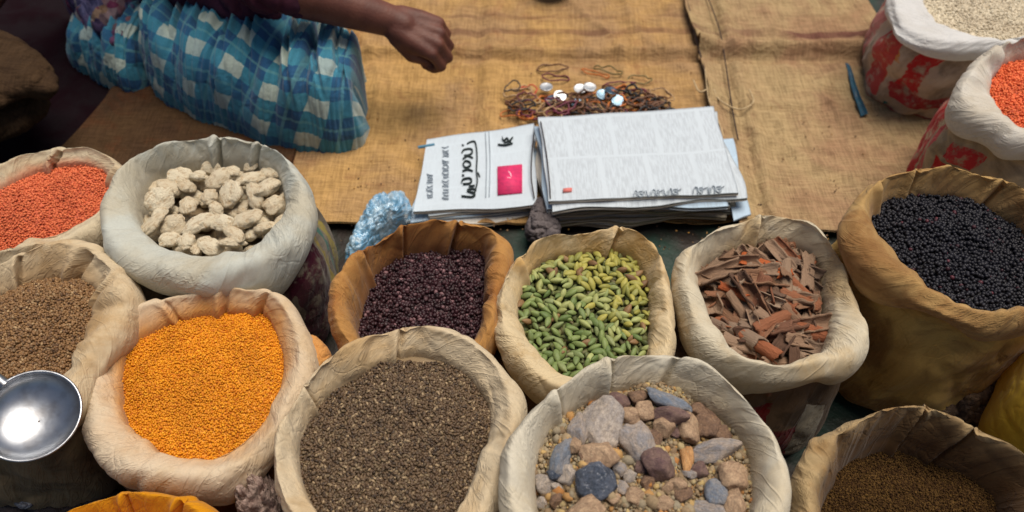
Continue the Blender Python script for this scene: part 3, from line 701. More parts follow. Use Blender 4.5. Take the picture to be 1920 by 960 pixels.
# deepest layers: one heap
x2, y2 = points_in('cardamom', 0.0085, 1.04)
z2 = surf_z('cardamom', x2, y2, 0.014, 0.004, 3) - 0.0065 + rng.normal(0, 0.001, len(x2))
n2 = len(x2)
bV, bF, _ = bed('cardamom', 'x', None, '', '', 0.014, 0.004, 3, drop=0.011)
sc2 = rng.uniform(0.85, 1.1, (n2, 1)) * 0.0088 * np.ones(3)
hV = np.einsum('nij,nkj->nki', rot_mats(n2, 0.45), PV[None] * sc2[:, None, :]) + np.stack([x2, y2, z2], 1)[:, None, :]
xe, ye, ze = x[~top], y[~top], z[~top]
sce = np.full((len(xe), 3), 0.0088)
hE = np.einsum('nij,nkj->nki', rot_mats(len(xe), 0.45), PV[None] * sce[:, None, :]) + np.stack([xe, ye, ze], 1)[:, None, :]
FFs = [bF]; off = len(bV)
for arr in (hV, hE):
    FFs.append((PF[None] + (np.arange(len(arr)) * len(PV))[:, None, None]).reshape(-1, 4) + off); off += arr.shape[0] * len(PV)
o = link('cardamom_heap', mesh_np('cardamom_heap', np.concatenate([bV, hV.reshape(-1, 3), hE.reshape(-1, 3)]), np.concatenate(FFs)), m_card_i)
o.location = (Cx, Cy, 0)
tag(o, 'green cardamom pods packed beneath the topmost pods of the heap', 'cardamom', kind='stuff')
pod_mes = {}
for tone, cc_ in {'green': [(0, (0.09, 0.14, 0.035)), (0.4, (0.19, 0.245, 0.075)), (0.8, (0.13, 0.18, 0.06)), (1, (0.24, 0.27, 0.11))], 'pale green': [(0, (0.21, 0.25, 0.08)), (0.5, (0.33, 0.36, 0.13)), (1, (0.26, 0.27, 0.09))],
                  'yellowish': [(0, (0.24, 0.23, 0.045)), (0.5, (0.38, 0.34, 0.075)), (0.8, (0.20, 0.21, 0.05)), (1, (0.31, 0.30, 0.09))], 'brownish': [(0, (0.24, 0.14, 0.06)), (1, (0.16, 0.085, 0.035))]}.items():
    pod_mes[tone] = mesh_np('cardamom_pod', PV * 0.0088, PF)
    pod_mes[tone].materials.append(grain_mat('cardamom_' + tone.replace(' ', '_'), cc_, rand='object', rough=0.6, mott=0.35, scale=350))
    pod_mes[tone].polygons.foreach_set('use_smooth', [True] * len(PF))
xt, yt, zt = x[top], y[top], z[top]
idx = rng.permutation(len(xt))[:300] if len(xt) > 300 else np.arange(len(xt))
rest = None
print('PODS', len(xt))
pm = rot_mats(len(idx), 0.40)
for k, i in enumerate(idx):
    yl = xt[i] * 0.8 + yt[i] + random.gauss(0, 0.025)
    tone = 'brownish' if random.random() < .07 else ('yellowish' if yl > 0.035 else ('pale green' if yl > -0.01 else 'green'))
    o = link('cardamom_pod', pod_mes[tone], None, smooth=False)
    s_ = random.uniform(0.82, 1.15)
    o.matrix_world = Matrix.Translation((Cx + xt[i], Cy + yt[i], zt[i] + random.gauss(0.001, 0.0012))) @ Matrix(pm[k].tolist()).to_4x4() @ Matrix.Diagonal((s_, s_ * random.uniform(.85, 1.15), s_, 1))
    tag(o, f'{tone} cardamom pod on the heap {region("cardamom", xt[i], yt[i])} of the cream sack', 'cardamom pod', 'cardamom pods on top of the heap')

# ------------------------------------------------------------------ dried ginger
def lump_mesh(name, seed, sub=4, sq=(1.25, 0.95, 0.72), rough=0.16, groove=0.03, angular=0.0):
    V, Fc = ico(sub)
    V = V.copy()
    if angular:
        r_ = np.random.default_rng(int(seed * 10))
        pl = r_.normal(size=(11, 3)); pl /= np.linalg.norm(pl, axis=1)[:, None]
        h = r_.uniform(0.62, 0.95, 11)
        d = V @ pl.T
        lim = np.where(d > 1e-3, h / np.maximum(d, 1e-3), 9).min(1)
        V = V * (np.minimum(1, lim) * angular + (1 - angular))[:, None]
    d = rough * pn(V[:, 0] * 1.3 + seed, V[:, 1] * 1.3, V[:, 2] * 1.3) * 2 + rough * 0.5 * pn(V[:, 0] * 3.2, V[:, 1] * 3.2 + seed, V[:, 2] * 3.2)
    d += rough * (0.7 if angular == 1.0 else 0.12) * pn(V[:, 0] * 8, V[:, 1] * 8 + seed, V[:, 2] * 8)
    if groove: d -= groove * np.clip(np.sin(V[:, 0] * 5.5 + seed + 3.0 * pn(V[:, 1] * 1.5, V[:, 2] * 1.5, seed)), 0, 1) ** 5 * 2.0 - groove * 0.6 * np.clip(pn(V[:, 0] * 2, V[:, 1] * 2, seed) * 3, -1, 1)
    V = V * (1 + d)[:, None] * np.array(sq)
    return mesh_np(name, V, Fc)
g_ = N('dried_ginger'); oc = g_.coord(); rd = g_.n('ShaderNodeObjectInfo').outputs['Random']
c = g_.mix(g_.ramp(g_.noise(g_.mapv(oc, (1, 2.2, 1)), 1.9, 6, 0.7, 1.0), 0.46, 0.68), (0.92, 0.82, 0.61), (0.62, 0.45, 0.26))
c = g_.mix(g_.math('MULTIPLY', rd, 0.35), c, (0.60, 0.45, 0.27))
m_ging = g_.done(c, 0.85, g_.bump(g_.noise(oc, 7, 6, 0.7, 0.5), 0.6, 0.12))
gm = [lump_mesh('dried_ginger', 3 + i * 5.3, sq=s, rough=0.12, groove=0.065, angular=0.3) for i, s in enumerate([(1.15, 1.0, .55), (1.45, .85, .5), (1.25, 1.05, .6), (1.35, .95, .5), (1.05, .9, .55), (1.5, .8, .5)])]
S = SACKS['ginger']
bV, bF, me = bed('ginger', 'ginger_heap', None, '', '', 0.005, 0.006, 5, drop=0.03)
VV = [bV]; FF = [bF]
o = link('ginger_heap', me, plain_mat('ginger_under', (0.26, 0.19, 0.11), (0.12, 0.08, 0.04), 60)); o.location = (*S['C'], 0)
tag(o, 'dim layer of ginger scraps and dust beneath the dried ginger pieces', 'ginger', kind='stuff')
gp = [(300,375,27,2),(338,332,24,0),(372,330,20,4),(410,335,22,3),(436,322,20,4),(318,352,22,3),(352,385,24,1),(392,368,20,4),(434,364,29,0),(470,335,22,5),(500,352,30,3),(478,368,22,1),(325,425,24,2),(283,424,24,5),(372,420,26,1),(415,417,22,3),(462,412,28,3),(440,440,22,1),(350,452,20,4),(395,462,22,3),(436,455,20,5),(512,385,20,0),(405,392,17,4),(492,428,20,4),(300,400,20,4),(352,350,20,4),(455,390,18,0),(472,438,18,2),(370,465,18,5),(318,450,18,3),(505,325,17,5),(395,315,17,3),(345,312,18,4),(470,312,16,2)]
gdesc = {0: 'broad pale dried ginger piece left of centre of the heap with dark grooves', 8: 'round dried ginger piece with dark cross grooves right of centre of the heap', 10: 'tall pale dried ginger piece against the right wall of its sack'}
def place(o, px, py, z, size, rx, ry, rz):
    p = U(px, py, z); o.location = p; o.scale = (size,) * 3; o.rotation_euler = (rx, ry, rz)
for k, (px, py, sz, mi) in enumerate(gp):
    o = link('dried_ginger', gm[mi], m_ging, smooth=(k < 6))
    zt_ = S['zc'] + 0.006 + random.uniform(-0.004, 0.006) - (0.008 if sz < 20 else 0)
    place(o, px, py, zt_, sz / 1420 * 0.94, random.uniform(-.5, .5), random.uniform(-.5, .5), random.uniform(0, 6.3))
    if k in gdesc: tag(o, gdesc[k], 'dried ginger', 'dried ginger pieces in the pale sack')
    else: tag(o, f'knobbly cream dried ginger piece {region("ginger", o.location.x - S["C"][0], o.location.y - S["C"][1])} of the pale grey sack', 'dried ginger', 'dried ginger pieces in the pale sack')
x, y = points_in('ginger', 0.030, 0.98)
for k in range(len(x)):
    o = link('dried_ginger', gm[k % 6], m_ging, smooth=False)
    o.location = (S['C'][0] + x[k], S['C'][1] + y[k], S['zc'] - 0.017 + random.uniform(-.003, .003)); o.scale = (random.uniform(.013, .019),) * 3
    o.rotation_euler = (random.uniform(-.6, .6), random.uniform(-.6, .6), random.uniform(0, 6.3))
    tag(o, f'half buried dried ginger piece {region("ginger", x[k], y[k])} of the pale grey sack', 'dried ginger', 'dried ginger pieces in the pale sack')

# ------------------------------------------------------------------ bark chips
def chip_mesh(seed):
    r_ = np.random.default_rng(int(seed * 10))
    nx, ny = 16, 9
    L, W = r_.uniform(0.8, 1.2), r_.uniform(0.28, 0.58); cur = r_.uniform(0.8, 3.8)
    u, v = np.meshgrid(np.linspace(-1, 1, nx), np.linspace(-1, 1, ny), indexing='ij')
    ex = 1 + 0.18 * pn(v * 2.3, seed, 0.3) * 2
    X = u * L * ex; Y = v * W * (1 + 0.25 * pn(u * 1.7, seed + 4, 0.1) * 2)
    a = Y * cur
    Yc = np.sin(a) / cur; Z = (1 - np.cos(a)) / cur + 0.06 * pn(u * 2, v * 2, seed) * 2 + 0.10 * u * u * r_.uniform(-1, 1)
    P = np.stack([X, Yc, Z], -1).reshape(-1, 3); n = nx * ny
    th_ = r_.uniform(0.05, 0.11)
    nn = np.stack([0 * a, np.sin(a), -np.cos(a)], -1).reshape(-1, 3)
    V = np.concatenate([P, P + nn * th_]); f = grid_faces(nx, ny); idx = np.arange(n).reshape(nx, ny)
    lp = np.concatenate([idx[:, 0], idx[-1, 1:], idx[-2::-1, -1], idx[0, -2:0:-1]]); nx_ = np.roll(lp, -1)
    return mesh_np('bark_chip', V, np.concatenate([f, f[:, ::-1] + n, np.stack([lp, nx_, nx_ + n, lp + n], 1)]))
cm = [chip_mesh(i * 7 + 1) for i in range(10)]
def bark_mat(name, cols):
    g = N(name); oc = g.coord(); rd = g.n('ShaderNodeObjectInfo').outputs['Random']
    cr = g.n('ShaderNodeValToRGB'); g.l(rd, cr.inputs[0]); e = cr.color_ramp.elements
    while len(e) < len(cols): e.new(.5)
    for i, (p, c_) in enumerate(cols): e[i].position = p; e[i].color = (*c_, 1)
    st_ = g.noise(g.mapv(oc, (1.2, 9, 9)), 1.5, 5, 0.7)
    c_ = g.mix(0.6, cr.outputs[0], g.mix(st_, (0.45, 0.42, 0.4), (1.5, 1.45, 1.4)), 'MULTIPLY')
    return g.done(c_, 0.8, g.bump(st_, 0.5, 0.08), spec=0.25)
m_bark = bark_mat('bark', [(0, (0.22, 0.115, 0.065)), (0.2, (0.34, 0.235, 0.16)), (0.4, (0.10, 0.05, 0.032)), (0.6, (0.38, 0.28, 0.20)), (0.75, (0.26, 0.15, 0.09)), (0.9, (0.32, 0.11, 0.05)), (1, (0.16, 0.10, 0.07))])
m_bark_o = bark_mat('bark_orange', [(0, (0.50, 0.13, 0.035)), (1, (0.42, 0.11, 0.04))])
S = SACKS['bark']
V_, F_, me = bed('bark', 'bark_crumbs', None, '', '', 0.008, 0.008, 6, drop=0.022)
o = link('bark_crumbs', me, plain_mat('bark_crumbs', (0.11, 0.05, 0.03), (0.05, 0.025, 0.018), 120, bump=1, bscale=200)); o.location = (*S['C'], 0)
tag(o, 'dark bark crumbs beneath the reddish brown bark chips', 'bark crumbs', kind='stuff')
G = 'bark chips heaped in the cream sack'
first = set()
def put_chip(i, loc, size, rot, m_, label):
    k = i % 10
    me_ = cm[k] if m_ is m_bark else cm[k].copy()
    if m_ is not m_bark: me_.materials.clear()
    o = link('bark_chip', me_, m_, smooth=True); o.location = loc; o.scale = (size,) * 3; o.rotation_euler = rot
    tag(o, label, 'bark chip', G)
for lay, (sp, dz) in enumerate(((0.021, -0.014), (0.0185, -0.005), (0.021, 0.003))):
    x, y = points_in('bark', sp, 0.97 - 0.05 * lay)
    z = surf_z('bark', x, y, 0.010, 0.006, 6) + dz
    for k in range(len(x)):
        put_chip(random.randrange(10), (S['C'][0] + x[k], S['C'][1] + y[k], z[k]), random.uniform(0.016, 0.029), (random.uniform(-.6, .6) + (math.pi if random.random() < .5 else 0), random.uniform(-.45, .45), random.uniform(0, 6.3)), m_bark, f'curled brown bark chip, {("buried deep", "half covered", "lying on top")[lay]}, {region("bark", x[k], y[k])} of the bark heap')
for j, (px, py, sz, rz, lab, mm) in enumerate([
    (1428, 492, .021, -0.3, 'bright orange bark chip at the far side of the bark heap, the largest orange one', m_bark_o),
    (1395, 485, .013, 1.2, 'bright orange splinter standing left of the largest orange bark chip', m_bark_o),
    (1470, 510, .013, 0.4, 'bright orange bark splinter right of the largest orange bark chip', m_bark_o),
    (1375, 545, .016, -0.6, 'orange streaked bark chip left of the centre of the bark heap', m_bark_o),
    (1450, 600, .025, 0.5, 'broad flat greyish bark slab in the middle of the near half of the bark heap', m_bark),
    (1420, 640, .027, -0.8, 'long grey brown bark quill near the front wall of the bark sack', m_bark)]):
    p = U(px, py, S['zc'] + 0.017); put_chip(j * 3 + 1, p, sz, (random.uniform(-.3, .3) + math.pi, random.uniform(-.2, .2), rz), mm, lab)

# ------------------------------------------------------------------ mineral lumps
S = SACKS['stone']
gv = grain_mat('mineral_grit', [(0, (0.19, 0.13, 0.08)), (0.4, (0.33, 0.25, 0.15)), (0.7, (0.26, 0.23, 0.17)), (0.85, (0.46, 0.35, 0.16)), (1, (0.38, 0.16, 0.05))], rough=0.9, mott=0.5, scale=400, spec=0.1)
grains('stone', 'mineral_grit', 'tan grit and gravel between the mineral lumps in the front sack', 'grit', gv, 0.0014, elong=1.4, var=0.55, layers=2, dome=0.010, lump=0.010, seed=12, zj=1.2)
def stone_mat(name, c1, c2, c3, rough=0.7):
    g = N(name); oc = g.coord()
    n1 = g.noise(oc, 1.3, 6, 0.65, 0.8)
    c_ = g.mix(g.ramp(n1, 0.35, 0.6), c1, c2)
    c_ = g.mix(g.math('MULTIPLY', g.ramp(g.noise(oc, 4, 5, 0.7), 0.55, 0.7), 0.8), c_, c3)
    c_ = g.mix(0.7, c_, g.mix(g.ramp(g.noise(oc, 7, 6, 0.75), 0.35, 0.65), (0.75, 0.72, 0.70), (1.55, 1.5, 1.45)), 'MULTIPLY')
    b = g.bump(g.noise(oc, 5, 8, 0.75, 0.4), 0.6, 0.006)
    return g.done(c_, rough, b, spec=0.35)
SM = {
 'grey': stone_mat('stone_grey', (0.40, 0.345, 0.29), (0.27, 0.245, 0.23), (0.48, 0.39, 0.30)),
 'tan': stone_mat('stone_tan', (0.40, 0.28, 0.18), (0.27, 0.18, 0.115), (0.48, 0.37, 0.25)),
 'blue': stone_mat('stone_blue', (0.13, 0.165, 0.22), (0.20, 0.20, 0.21), (0.34, 0.31, 0.28), 0.6),
 'bluegrey': stone_mat('stone_blue_grey', (0.22, 0.215, 0.225), (0.31, 0.26, 0.22), (0.40, 0.35, 0.30), 0.65),
 'dark': stone_mat('stone_dark', (0.03, 0.042, 0.065), (0.07, 0.085, 0.12), (0.36, 0.38, 0.42), 0.35),
 'purple': stone_mat('stone_purple', (0.11, 0.065, 0.065), (0.17, 0.11, 0.09), (0.25, 0.18, 0.15)),
 'brown': stone_mat('stone_brown', (0.21, 0.13, 0.08), (0.13, 0.08, 0.055), (0.32, 0.23, 0.16)),
 'orange': stone_mat('stone_orange', (0.46, 0.26, 0.11), (0.36, 0.18, 0.07), (0.50, 0.37, 0.22)),
}
stones = [  # px, py, half length, half width, screen angle, kind, label
 (1133,795,42,31,80,'grey','largest mineral lump, pale grey and upright, at the upper left of the stone sack'),
 (1126,852,33,24,-15,'tan','pinkish tan angular lump just below the largest grey lump'),
 (1190,825,36,25,110,'bluegrey','grey lump with a blue streak in the middle of the stone sack'),
 (1210,770,17,15,0,'tan','small round tan lump with an orange spot near the far wall of the stone sack'),
 (1180,781,17,14,0,'tan','small tan lump between the largest grey lump and the middle of the stone sack'),
 (1252,752,38,14,-24,'blue','long slate blue lump against the far wall of the stone sack'),
 (1258,778,28,13,-10,'purple','brownish purple lump just under the long slate blue lump'),
 (1289,798,18,24,15,'tan','upright cream tan lump right of the blue slate one'),
 (1325,796,20,25,0,'brown','dark brown pitted lump near the right far wall of the stone sack'),
 (1084,806,17,25,0,'bluegrey','greenish grey lump left of the largest grey lump'),
 (1054,856,16,28,-20,'blue','bright blue upright lump near the left wall of the stone sack'),
 (1117,902,31,27,10,'dark','dark sparkling blue black lump in the lower left of the stone sack'),
 (1232,872,24,26,30,'purple','purplish brown lump right of centre in the stone sack'),
 (1288,862,11,28,-8,'orange','narrow upright orange lump in the stone sack'),
 (1343,843,40,16,16,'bluegrey','long blue grey lump pointing at the right wall of the stone sack'),
 (1375,892,26,20,20,'tan','rough tan lump near the right wall of the stone sack'),
 (1342,925,17,20,0,'blue','small slate blue lump below the long blue grey lump'),
 (1378,942,17,26,-10,'tan','oval beige lump lowest along the right wall of the stone sack'),
 (1100,954,30,17,20,'tan','long tan lump at the bottom left edge of the stone sack'),
 (1332,958,32,15,-15,'bluegrey','ridged grey lump at the bottom right edge of the stone sack'),
 (1160,756,21,15,-20,'purple','dark plum lump under the far wall of the stone sack'),
 (1197,745,17,13,0,'brown','dark brown lump left of the long slate blue lump'),
 (1245,800,17,14,10,'tan','small buff lump just right of centre near the far side of the stone sack'),
 (1225,822,15,12,0,'brown','small brown lump beside the grey lump with a blue streak'),
 (1312,770,15,12,-30,'brown','small reddish brown lump close to the right far wall of the stone sack'),
 (1075,835,14,11,0,'tan','small tan lump between the blue upright lump and the pinkish tan one'),
 (1312,880,14,12,0,'purple','small dark lump right of the orange lump'),
 (1355,812,14,12,0,'brown','small brown lump above the long blue grey lump'),
 (1160,880,13,11,0,'bluegrey','small grey lump right below the pinkish tan angular lump'),
 (1040,890,13,11,0,'dark','small dark lump left of the dark sparkling lump'),
 (1270,910,15,11,0,'tan','small tan lump half sunk in grit below the orange lump'),
 (1190,930,17,12,0,'tan','small buff lump half sunk in grit right of the dark sparkling lump'),
]
sm = [lump_mesh('mineral_lump', 11 + i * 3.7, sub=4, sq=(1, 1, 1), rough=0.10, groove=0.0, angular=1.0) for i in range(8)]
for k, (px, py, a_, b_, ang, kind, lab) in enumerate(stones):
    me = sm[k % 8].copy(); me.materials.clear()
    o = link('mineral_lump', me, SM[kind], smooth=True)
    p = U(px, py, S['zc'] + 0.012)
    zt_ = float(surf_z('stone', p[0] - S['C'][0], p[1] - S['C'][1], 0.010, 0.010, 12)) + 0.007
    p = U(px, py, zt_); D = (p[1] * ct + (CAMH - zt_) * st)
    m_ = D / F * 1.30
    big = min(a_, b_) * m_ * 1.15
    o.location = (p[0], p[1], zt_ - 0.10 * big)
    o.scale = (a_ * m_, b_ * m_ / 0.9, big * 0.85)
    o.rotation_euler = (random.uniform(-.25, .25), random.uniform(-.25, .25), R(ang))
    tag(o, lab, 'mineral lump', 'mineral lumps in the front sack')

# smaller lumps packed round the large ones
taken = [U(a, b, S['zc'])[:2] for a, b, *_ in stones]; rad_ = [max(c_, d_) / 1500 * 0.8 for _, _, c_, d_, *_ in stones]
r5 = random.Random(21)
desc = {'grey': 'grey', 'tan': 'tan', 'bluegrey': 'bluish grey', 'brown': 'brown', 'purple': 'plum brown'}
for k in range(900):
    a_ = r5.uniform(0, 6.283); q_ = math.sqrt(r5.random()) * 0.95
    lx, ly = math.cos(a_) * q_, math.sin(a_) * q_; rr0 = ri_at('stone', lx, ly); lx *= rr0; ly *= rr0
    if ly < -0.03 and r5.random() < 0.8: continue
    p = S['C'] + np.array([lx, ly]); sz = r5.uniform(.005, .0095)
    if any(np.hypot(*(p - t)) < (ra + sz * 0.75) for t, ra in zip(taken, rad_)): continue
    taken.append(p); rad_.append(sz)
    kind = r5.choice(['tan', 'tan', 'tan', 'grey', 'brown', 'brown', 'purple', 'bluegrey'])
    me = sm[k % 8].copy(); me.materials.clear()
    o = link('mineral_lump', me, SM[kind]); o.location = (p[0], p[1], float(surf_z('stone', lx, ly, 0.01, 0.01, 12)) + 0.003)
    o.scale = (sz * r5.uniform(1.1, 1.5), sz * 1.15, sz); o.rotation_euler = (r5.uniform(-.5, .5), r5.uniform(-.5, .5), r5.uniform(0, 6.3))
    tag(o, f'small {desc[kind]} lump {region("stone", lx, ly)} of the stone sack', 'mineral lump', 'mineral lumps in the front sack')

# ------------------------------------------------------------------ newspapers
def paper_mat(name, base, ink=0.25, cols=5, rows=3, edge=((0.55, 0.52, 0.46), (0.22, 0.19, 0.16)), seed=0.0, print_col=(0.25, 0.27, 0.30)):
    g = N(name); uv = g.coord('UV'); oc = g.coord()
    br = g.n('ShaderNodeTexBrick'); br.offset = 0.37; br.squash = 1.0
    g.l(g.mapv(uv, (1, 1, 1), loc=(seed, seed * .3, 0)), br.inputs['Vector'])
    br.inputs['Scale'].default_value = 1.0; br.inputs['Brick Width'].default_value = 1.0 / cols; br.inputs['Row Height'].default_value = 1.0 / rows
    br.inputs['Mortar Size'].default_value = 0.013; br.inputs['Mortar Smooth'].default_value = 0.0
    blk = g.math('SUBTRACT', 1.0, br.outputs['Fac'])
    lines = g.ramp(g.noise(g.mapv(uv, (150, 9, 1)), 1, 2), 0.42, 0.58)
    txt = g.math('MULTIPLY', blk, g.math('MULTIPLY', lines, ink))
    c = g.mix(txt, base, print_col)
    c = g.mix(g.math('MULTIPLY', g.ramp(g.noise(oc, 9, 4), 0.45, 0.75), 0.25), c, tuple(x * 0.85 for x in base))
    nz = g.n('ShaderNodeSeparateXYZ'); g.l(g.n('ShaderNodeNewGeometry').outputs['True Normal'], nz.inputs[0])
    side = g.math('LESS_THAN', g.math('ABSOLUTE', nz.outputs[2]), 0.6)
    sp = g.n('ShaderNodeSeparateXYZ'); g.l(oc, sp.inputs[0])
    zz_ = g.math('ADD', g.math('MULTIPLY', sp.outputs[2], 1100.0), g.math('MULTIPLY', g.noise(oc, 14), 6.0))
    ed = g.mix(g.ramp(g.math('SINE', zz_), -0.5, 0.8), *edge)
    c = g.mix(side, c, ed)
    b = g.bump(g.noise(oc, 18, 4, 0.5, 0.8), 0.35, 0.005)
    return g.done(c, 0.75, b, spec=0.2)

def stack(corners_px, ztop, zbase, n, mats, labels, group, seed, jit=0.008):
    c0 = [U(px, py, ztop)[:2] for px, py in corners_px]
    th_ = (ztop - zbase) / n
    out = []
    for k in range(n):
        topmost = k == n - 1
        r_ = np.random.default_rng(seed + k)
        j = 0 if topmost else jit
        cc = [np.array(c) + r_.uniform(-1, 1, 2) * j + (0 if topmost else np.array([0.004 * ((n - k) % 3 - 1), -0.003])) for c in c0]
        z0 = zbase + th_ * (k + 1) - 0.0008
        wv = 0.0028
        def zf(x, y, u, v, z0=z0, k=k, topmost=topmost):
            e = np.clip((v - 0.0) / 0.10, 0, 1)
            z = z0 + wv * pn(x * 9, y * 9, seed * 0.37) * 1.5 - 0.0018 * (1 - e) * (1 + 2 * pn(x * 22, 0, k + 0.5))
            if topmost: z = z + 0.0012 + 0.004 * np.clip((v - 0.85) / 0.15, 0, 1) ** 2 * (0.5 + pn(x * 10, 0, 1))
            return z
        o = sheet('newspaper', cc, 90, 50, zf, th_ * 0.86, mats[k % len(mats)] if not topmost else mats[-1], edge_wob=0.003 if topmost else 0.0075, seed=seed + k * 1.3)
        tag(o, labels[k], 'newspaper', group)
        out.append(o)
    return out

pw = paper_mat('paper_white', (0.50, 0.56, 0.61), 0.30, 4, 2, seed=0.1)
pw2 = paper_mat('paper_left', (0.50, 0.57, 0.63), 0.12, 2, 5, seed=0.4)
pg = paper_mat('paper_grey', (0.50, 0.47, 0.42), 0.3, 5, 4, seed=0.2, edge=((0.42, 0.38, 0.31), (0.12, 0.10, 0.08)))
pbe = paper_mat('paper_beige', (0.55, 0.48, 0.36), 0.3, 4, 4, seed=0.7, edge=((0.50, 0.45, 0.33), (0.17, 0.14, 0.10)))
pbl = paper_mat('paper_blue', (0.42, 0.55, 0.68), 0.3, 3, 4, seed=0.9, edge=((0.46, 0.52, 0.58), (0.10, 0.12, 0.16)))
ords = ['lowest', 'second lowest', 'third from the bottom', 'fourth from the bottom', 'fifth from the bottom', 'sixth from the bottom']
rl = [f'folded newspaper with ragged edges, {ords[i]} in the right hand stack' for i in range(6)] + ['folded newspaper directly under the top page of the right hand stack', 'white printed newspaper page on top of the right hand stack']
RS = stack([(1030, 377), (1384, 360), (1338, 200), (1010, 224)], 0.084, 0.020, 8, [pg, pbe, pg, pbe, pg, pbl, pw, pw], rl, 'newspapers in the right hand stack', 50)
ll = ['folded grey newspaper at the bottom of the lower left stack', 'folded newspaper second in the lower left stack', 'folded newspaper just under the headline page of the lower left stack', 'white newspaper page with a black headline and a pink picture on the left stack']
LS = stack([(777, 398), (1005, 383), (1003, 236), (800, 262)], 0.050, 0.020, 4, [pg, pbl, pw2, pw2], ll, 'newspapers in the left hand stack', 80)
# bluish loose sheet sticking out to the right of the stack
e_ = sheet('newspaper', [U(1375, 415, 0.045)[:2], U(1406, 402, 0.045)[:2], U(1372, 262, 0.045)[:2], U(1345, 265, 0.045)[:2]], 14, 50, lambda x, y, u, v: 0.047 + 0.004 * pn(x * 30, y * 20, 3), 0.003, pbl, seed=9)
tag(e_, 'pale blue newspaper edge sticking out at the right of the tall stack', 'newspaper', 'newspapers in the right hand stack')

ink = N('ink').done((0.02, 0.03, 0.03), 0.7)
inkg = N('ink_grey').done((0.32, 0.37, 0.42), 0.8)
def zoomed(pts, ox=740, oy=180, k=700 / 1920): return [(ox + a * k, oy + b * k) for a, b in pts]
def ribbon(strokes, z, wdt, parent, mat, name):
    Vs, Fs, off = [], [], 0
    for st_ in strokes:
        P = np.array([U(a, b, z)[:2] for a, b in st_])
        if len(P) > 2: P = spline(np.c_[P, np.zeros(len(P))], 6)[:, :2]
        T = np.gradient(P, axis=0); T /= np.linalg.norm(T, axis=1)[:, None] + 1e-9
        Nn = np.stack([-T[:, 1], T[:, 0]], 1)
        ww = wdt * (0.6 + 0.4 * np.sin(np.linspace(0.2, 2.9, len(P))))[:, None]
        a_, b_ = P - Nn * ww, P + Nn * ww
        n = len(P)
        for q, zo in ((a_, 0.0008), (b_, 0.0008), (a_, -0.0030), (b_, -0.0030)):
            Vs.append(np.c_[q, np.full(n, z + zo)])
        i = np.arange(n - 1)
        for p_, q_ in ((0, 1), (2, 0), (1, 3)):
            Fs.append(np.stack([off + p_ * n + i, off + p_ * n + i + 1, off + q_ * n + i + 1, off + q_ * n + i], 1))
        off += 4 * n
    V = np.concatenate(Vs) - np.array(parent.location)
    return link(name, mesh_np(name, V, np.concatenate(Fs)), mat, parent, smooth=False)
zl = 0.0535
head = [zoomed(p) for p in [
    [(372,244),(395,233),(415,238),(424,300),(421,380),(425,440),(405,512)], [(345,250),(356,252)],
    [(345,290),(358,274),(392,270),(400,286),(384,300),(356,304)], [(350,322),(376,306),(402,316)],
    [(350,350),(364,332),(386,338),(390,354),(366,366),(352,352)], [(348,384),(376,376),(402,384)],
    [(346,404),(358,406)], [(344,442),(352,426),(384,420),(396,433),(384,447),(350,450)], [(428,392),(438,412)],
    [(343,512),(398,516),(412,500),(374,484),(400,474),(420,484)], [(380,462),(412,458)]]]
ribbon(head, zl, 0.0011, LS[-1], ink, 'headline')
ribbon([zoomed(p) for p in [[(530,247),(568,250),(607,241)], [(553,208),(560,226),(578,214),(588,228),(608,210)], [(560,236),(600,232)]]], zl, 0.0009, LS[-1], ink, 'headline')
r2 = random.Random(5)
small = []
for cx in (180, 262):
    y_ = 262 if cx == 262 else 400
    while y_ < 525:
        small.append(zoomed([(cx - 16 + r2.uniform(-4, 4), y_), (cx + r2.uniform(-5, 5), y_ + r2.uniform(-6, 9)), (cx + 16, y_ + r2.uniform(-5, 7))])); y_ += r2.uniform(9, 18)
ribbon(small, zl, 0.00028, LS[-1], inkg, 'printed_line')
ribbon([zoomed([(468, 180), (474, 330), (470, 515)]), zoomed([(486, 178), (492, 330), (488, 512)])], zl, 0.0004, LS[-1], inkg, 'column_rule')
ribbon([zoomed([(120, 262), (205, 248)])], zl - 0.0005, 0.0028, LS[-1], N('ink_teal').done((0.07, 0.20, 0.30), 0.7), 'coloured_bar')
# pink picture
q = [U(*p, zl) for p in zoomed([(530, 505), (656, 494), (656, 352), (528, 364)])]
def slab(q, z0, z1, parent, mat, name):
    V = np.array([[p[0], p[1], z0] for p in q] + [[p[0], p[1], z1] for p in q]) - np.array(parent.location)
    return link(name, mesh_np(name, V, [[4, 5, 6, 7], [0, 1, 5, 4], [1, 2, 6, 5], [2, 3, 7, 6], [3, 0, 4, 7]]), mat, parent, smooth=False)
pic = slab(q, zl - 0.003, zl + 0.0008, LS[-1], plain_mat('pink_print', (0.68, 0.035, 0.14), (0.52, 0.03, 0.12), 120, rough=0.7, bump=0.0), 'picture')
mk = ribbon([zoomed([(585, 388), (595, 400), (600, 416)]), zoomed([(578, 420), (600, 422)])], zl + 0.0006, 0.0009, LS[-1], N('mark_pink').done((0.85, 0.5, 0.6), 0.8), 'picture_mark')
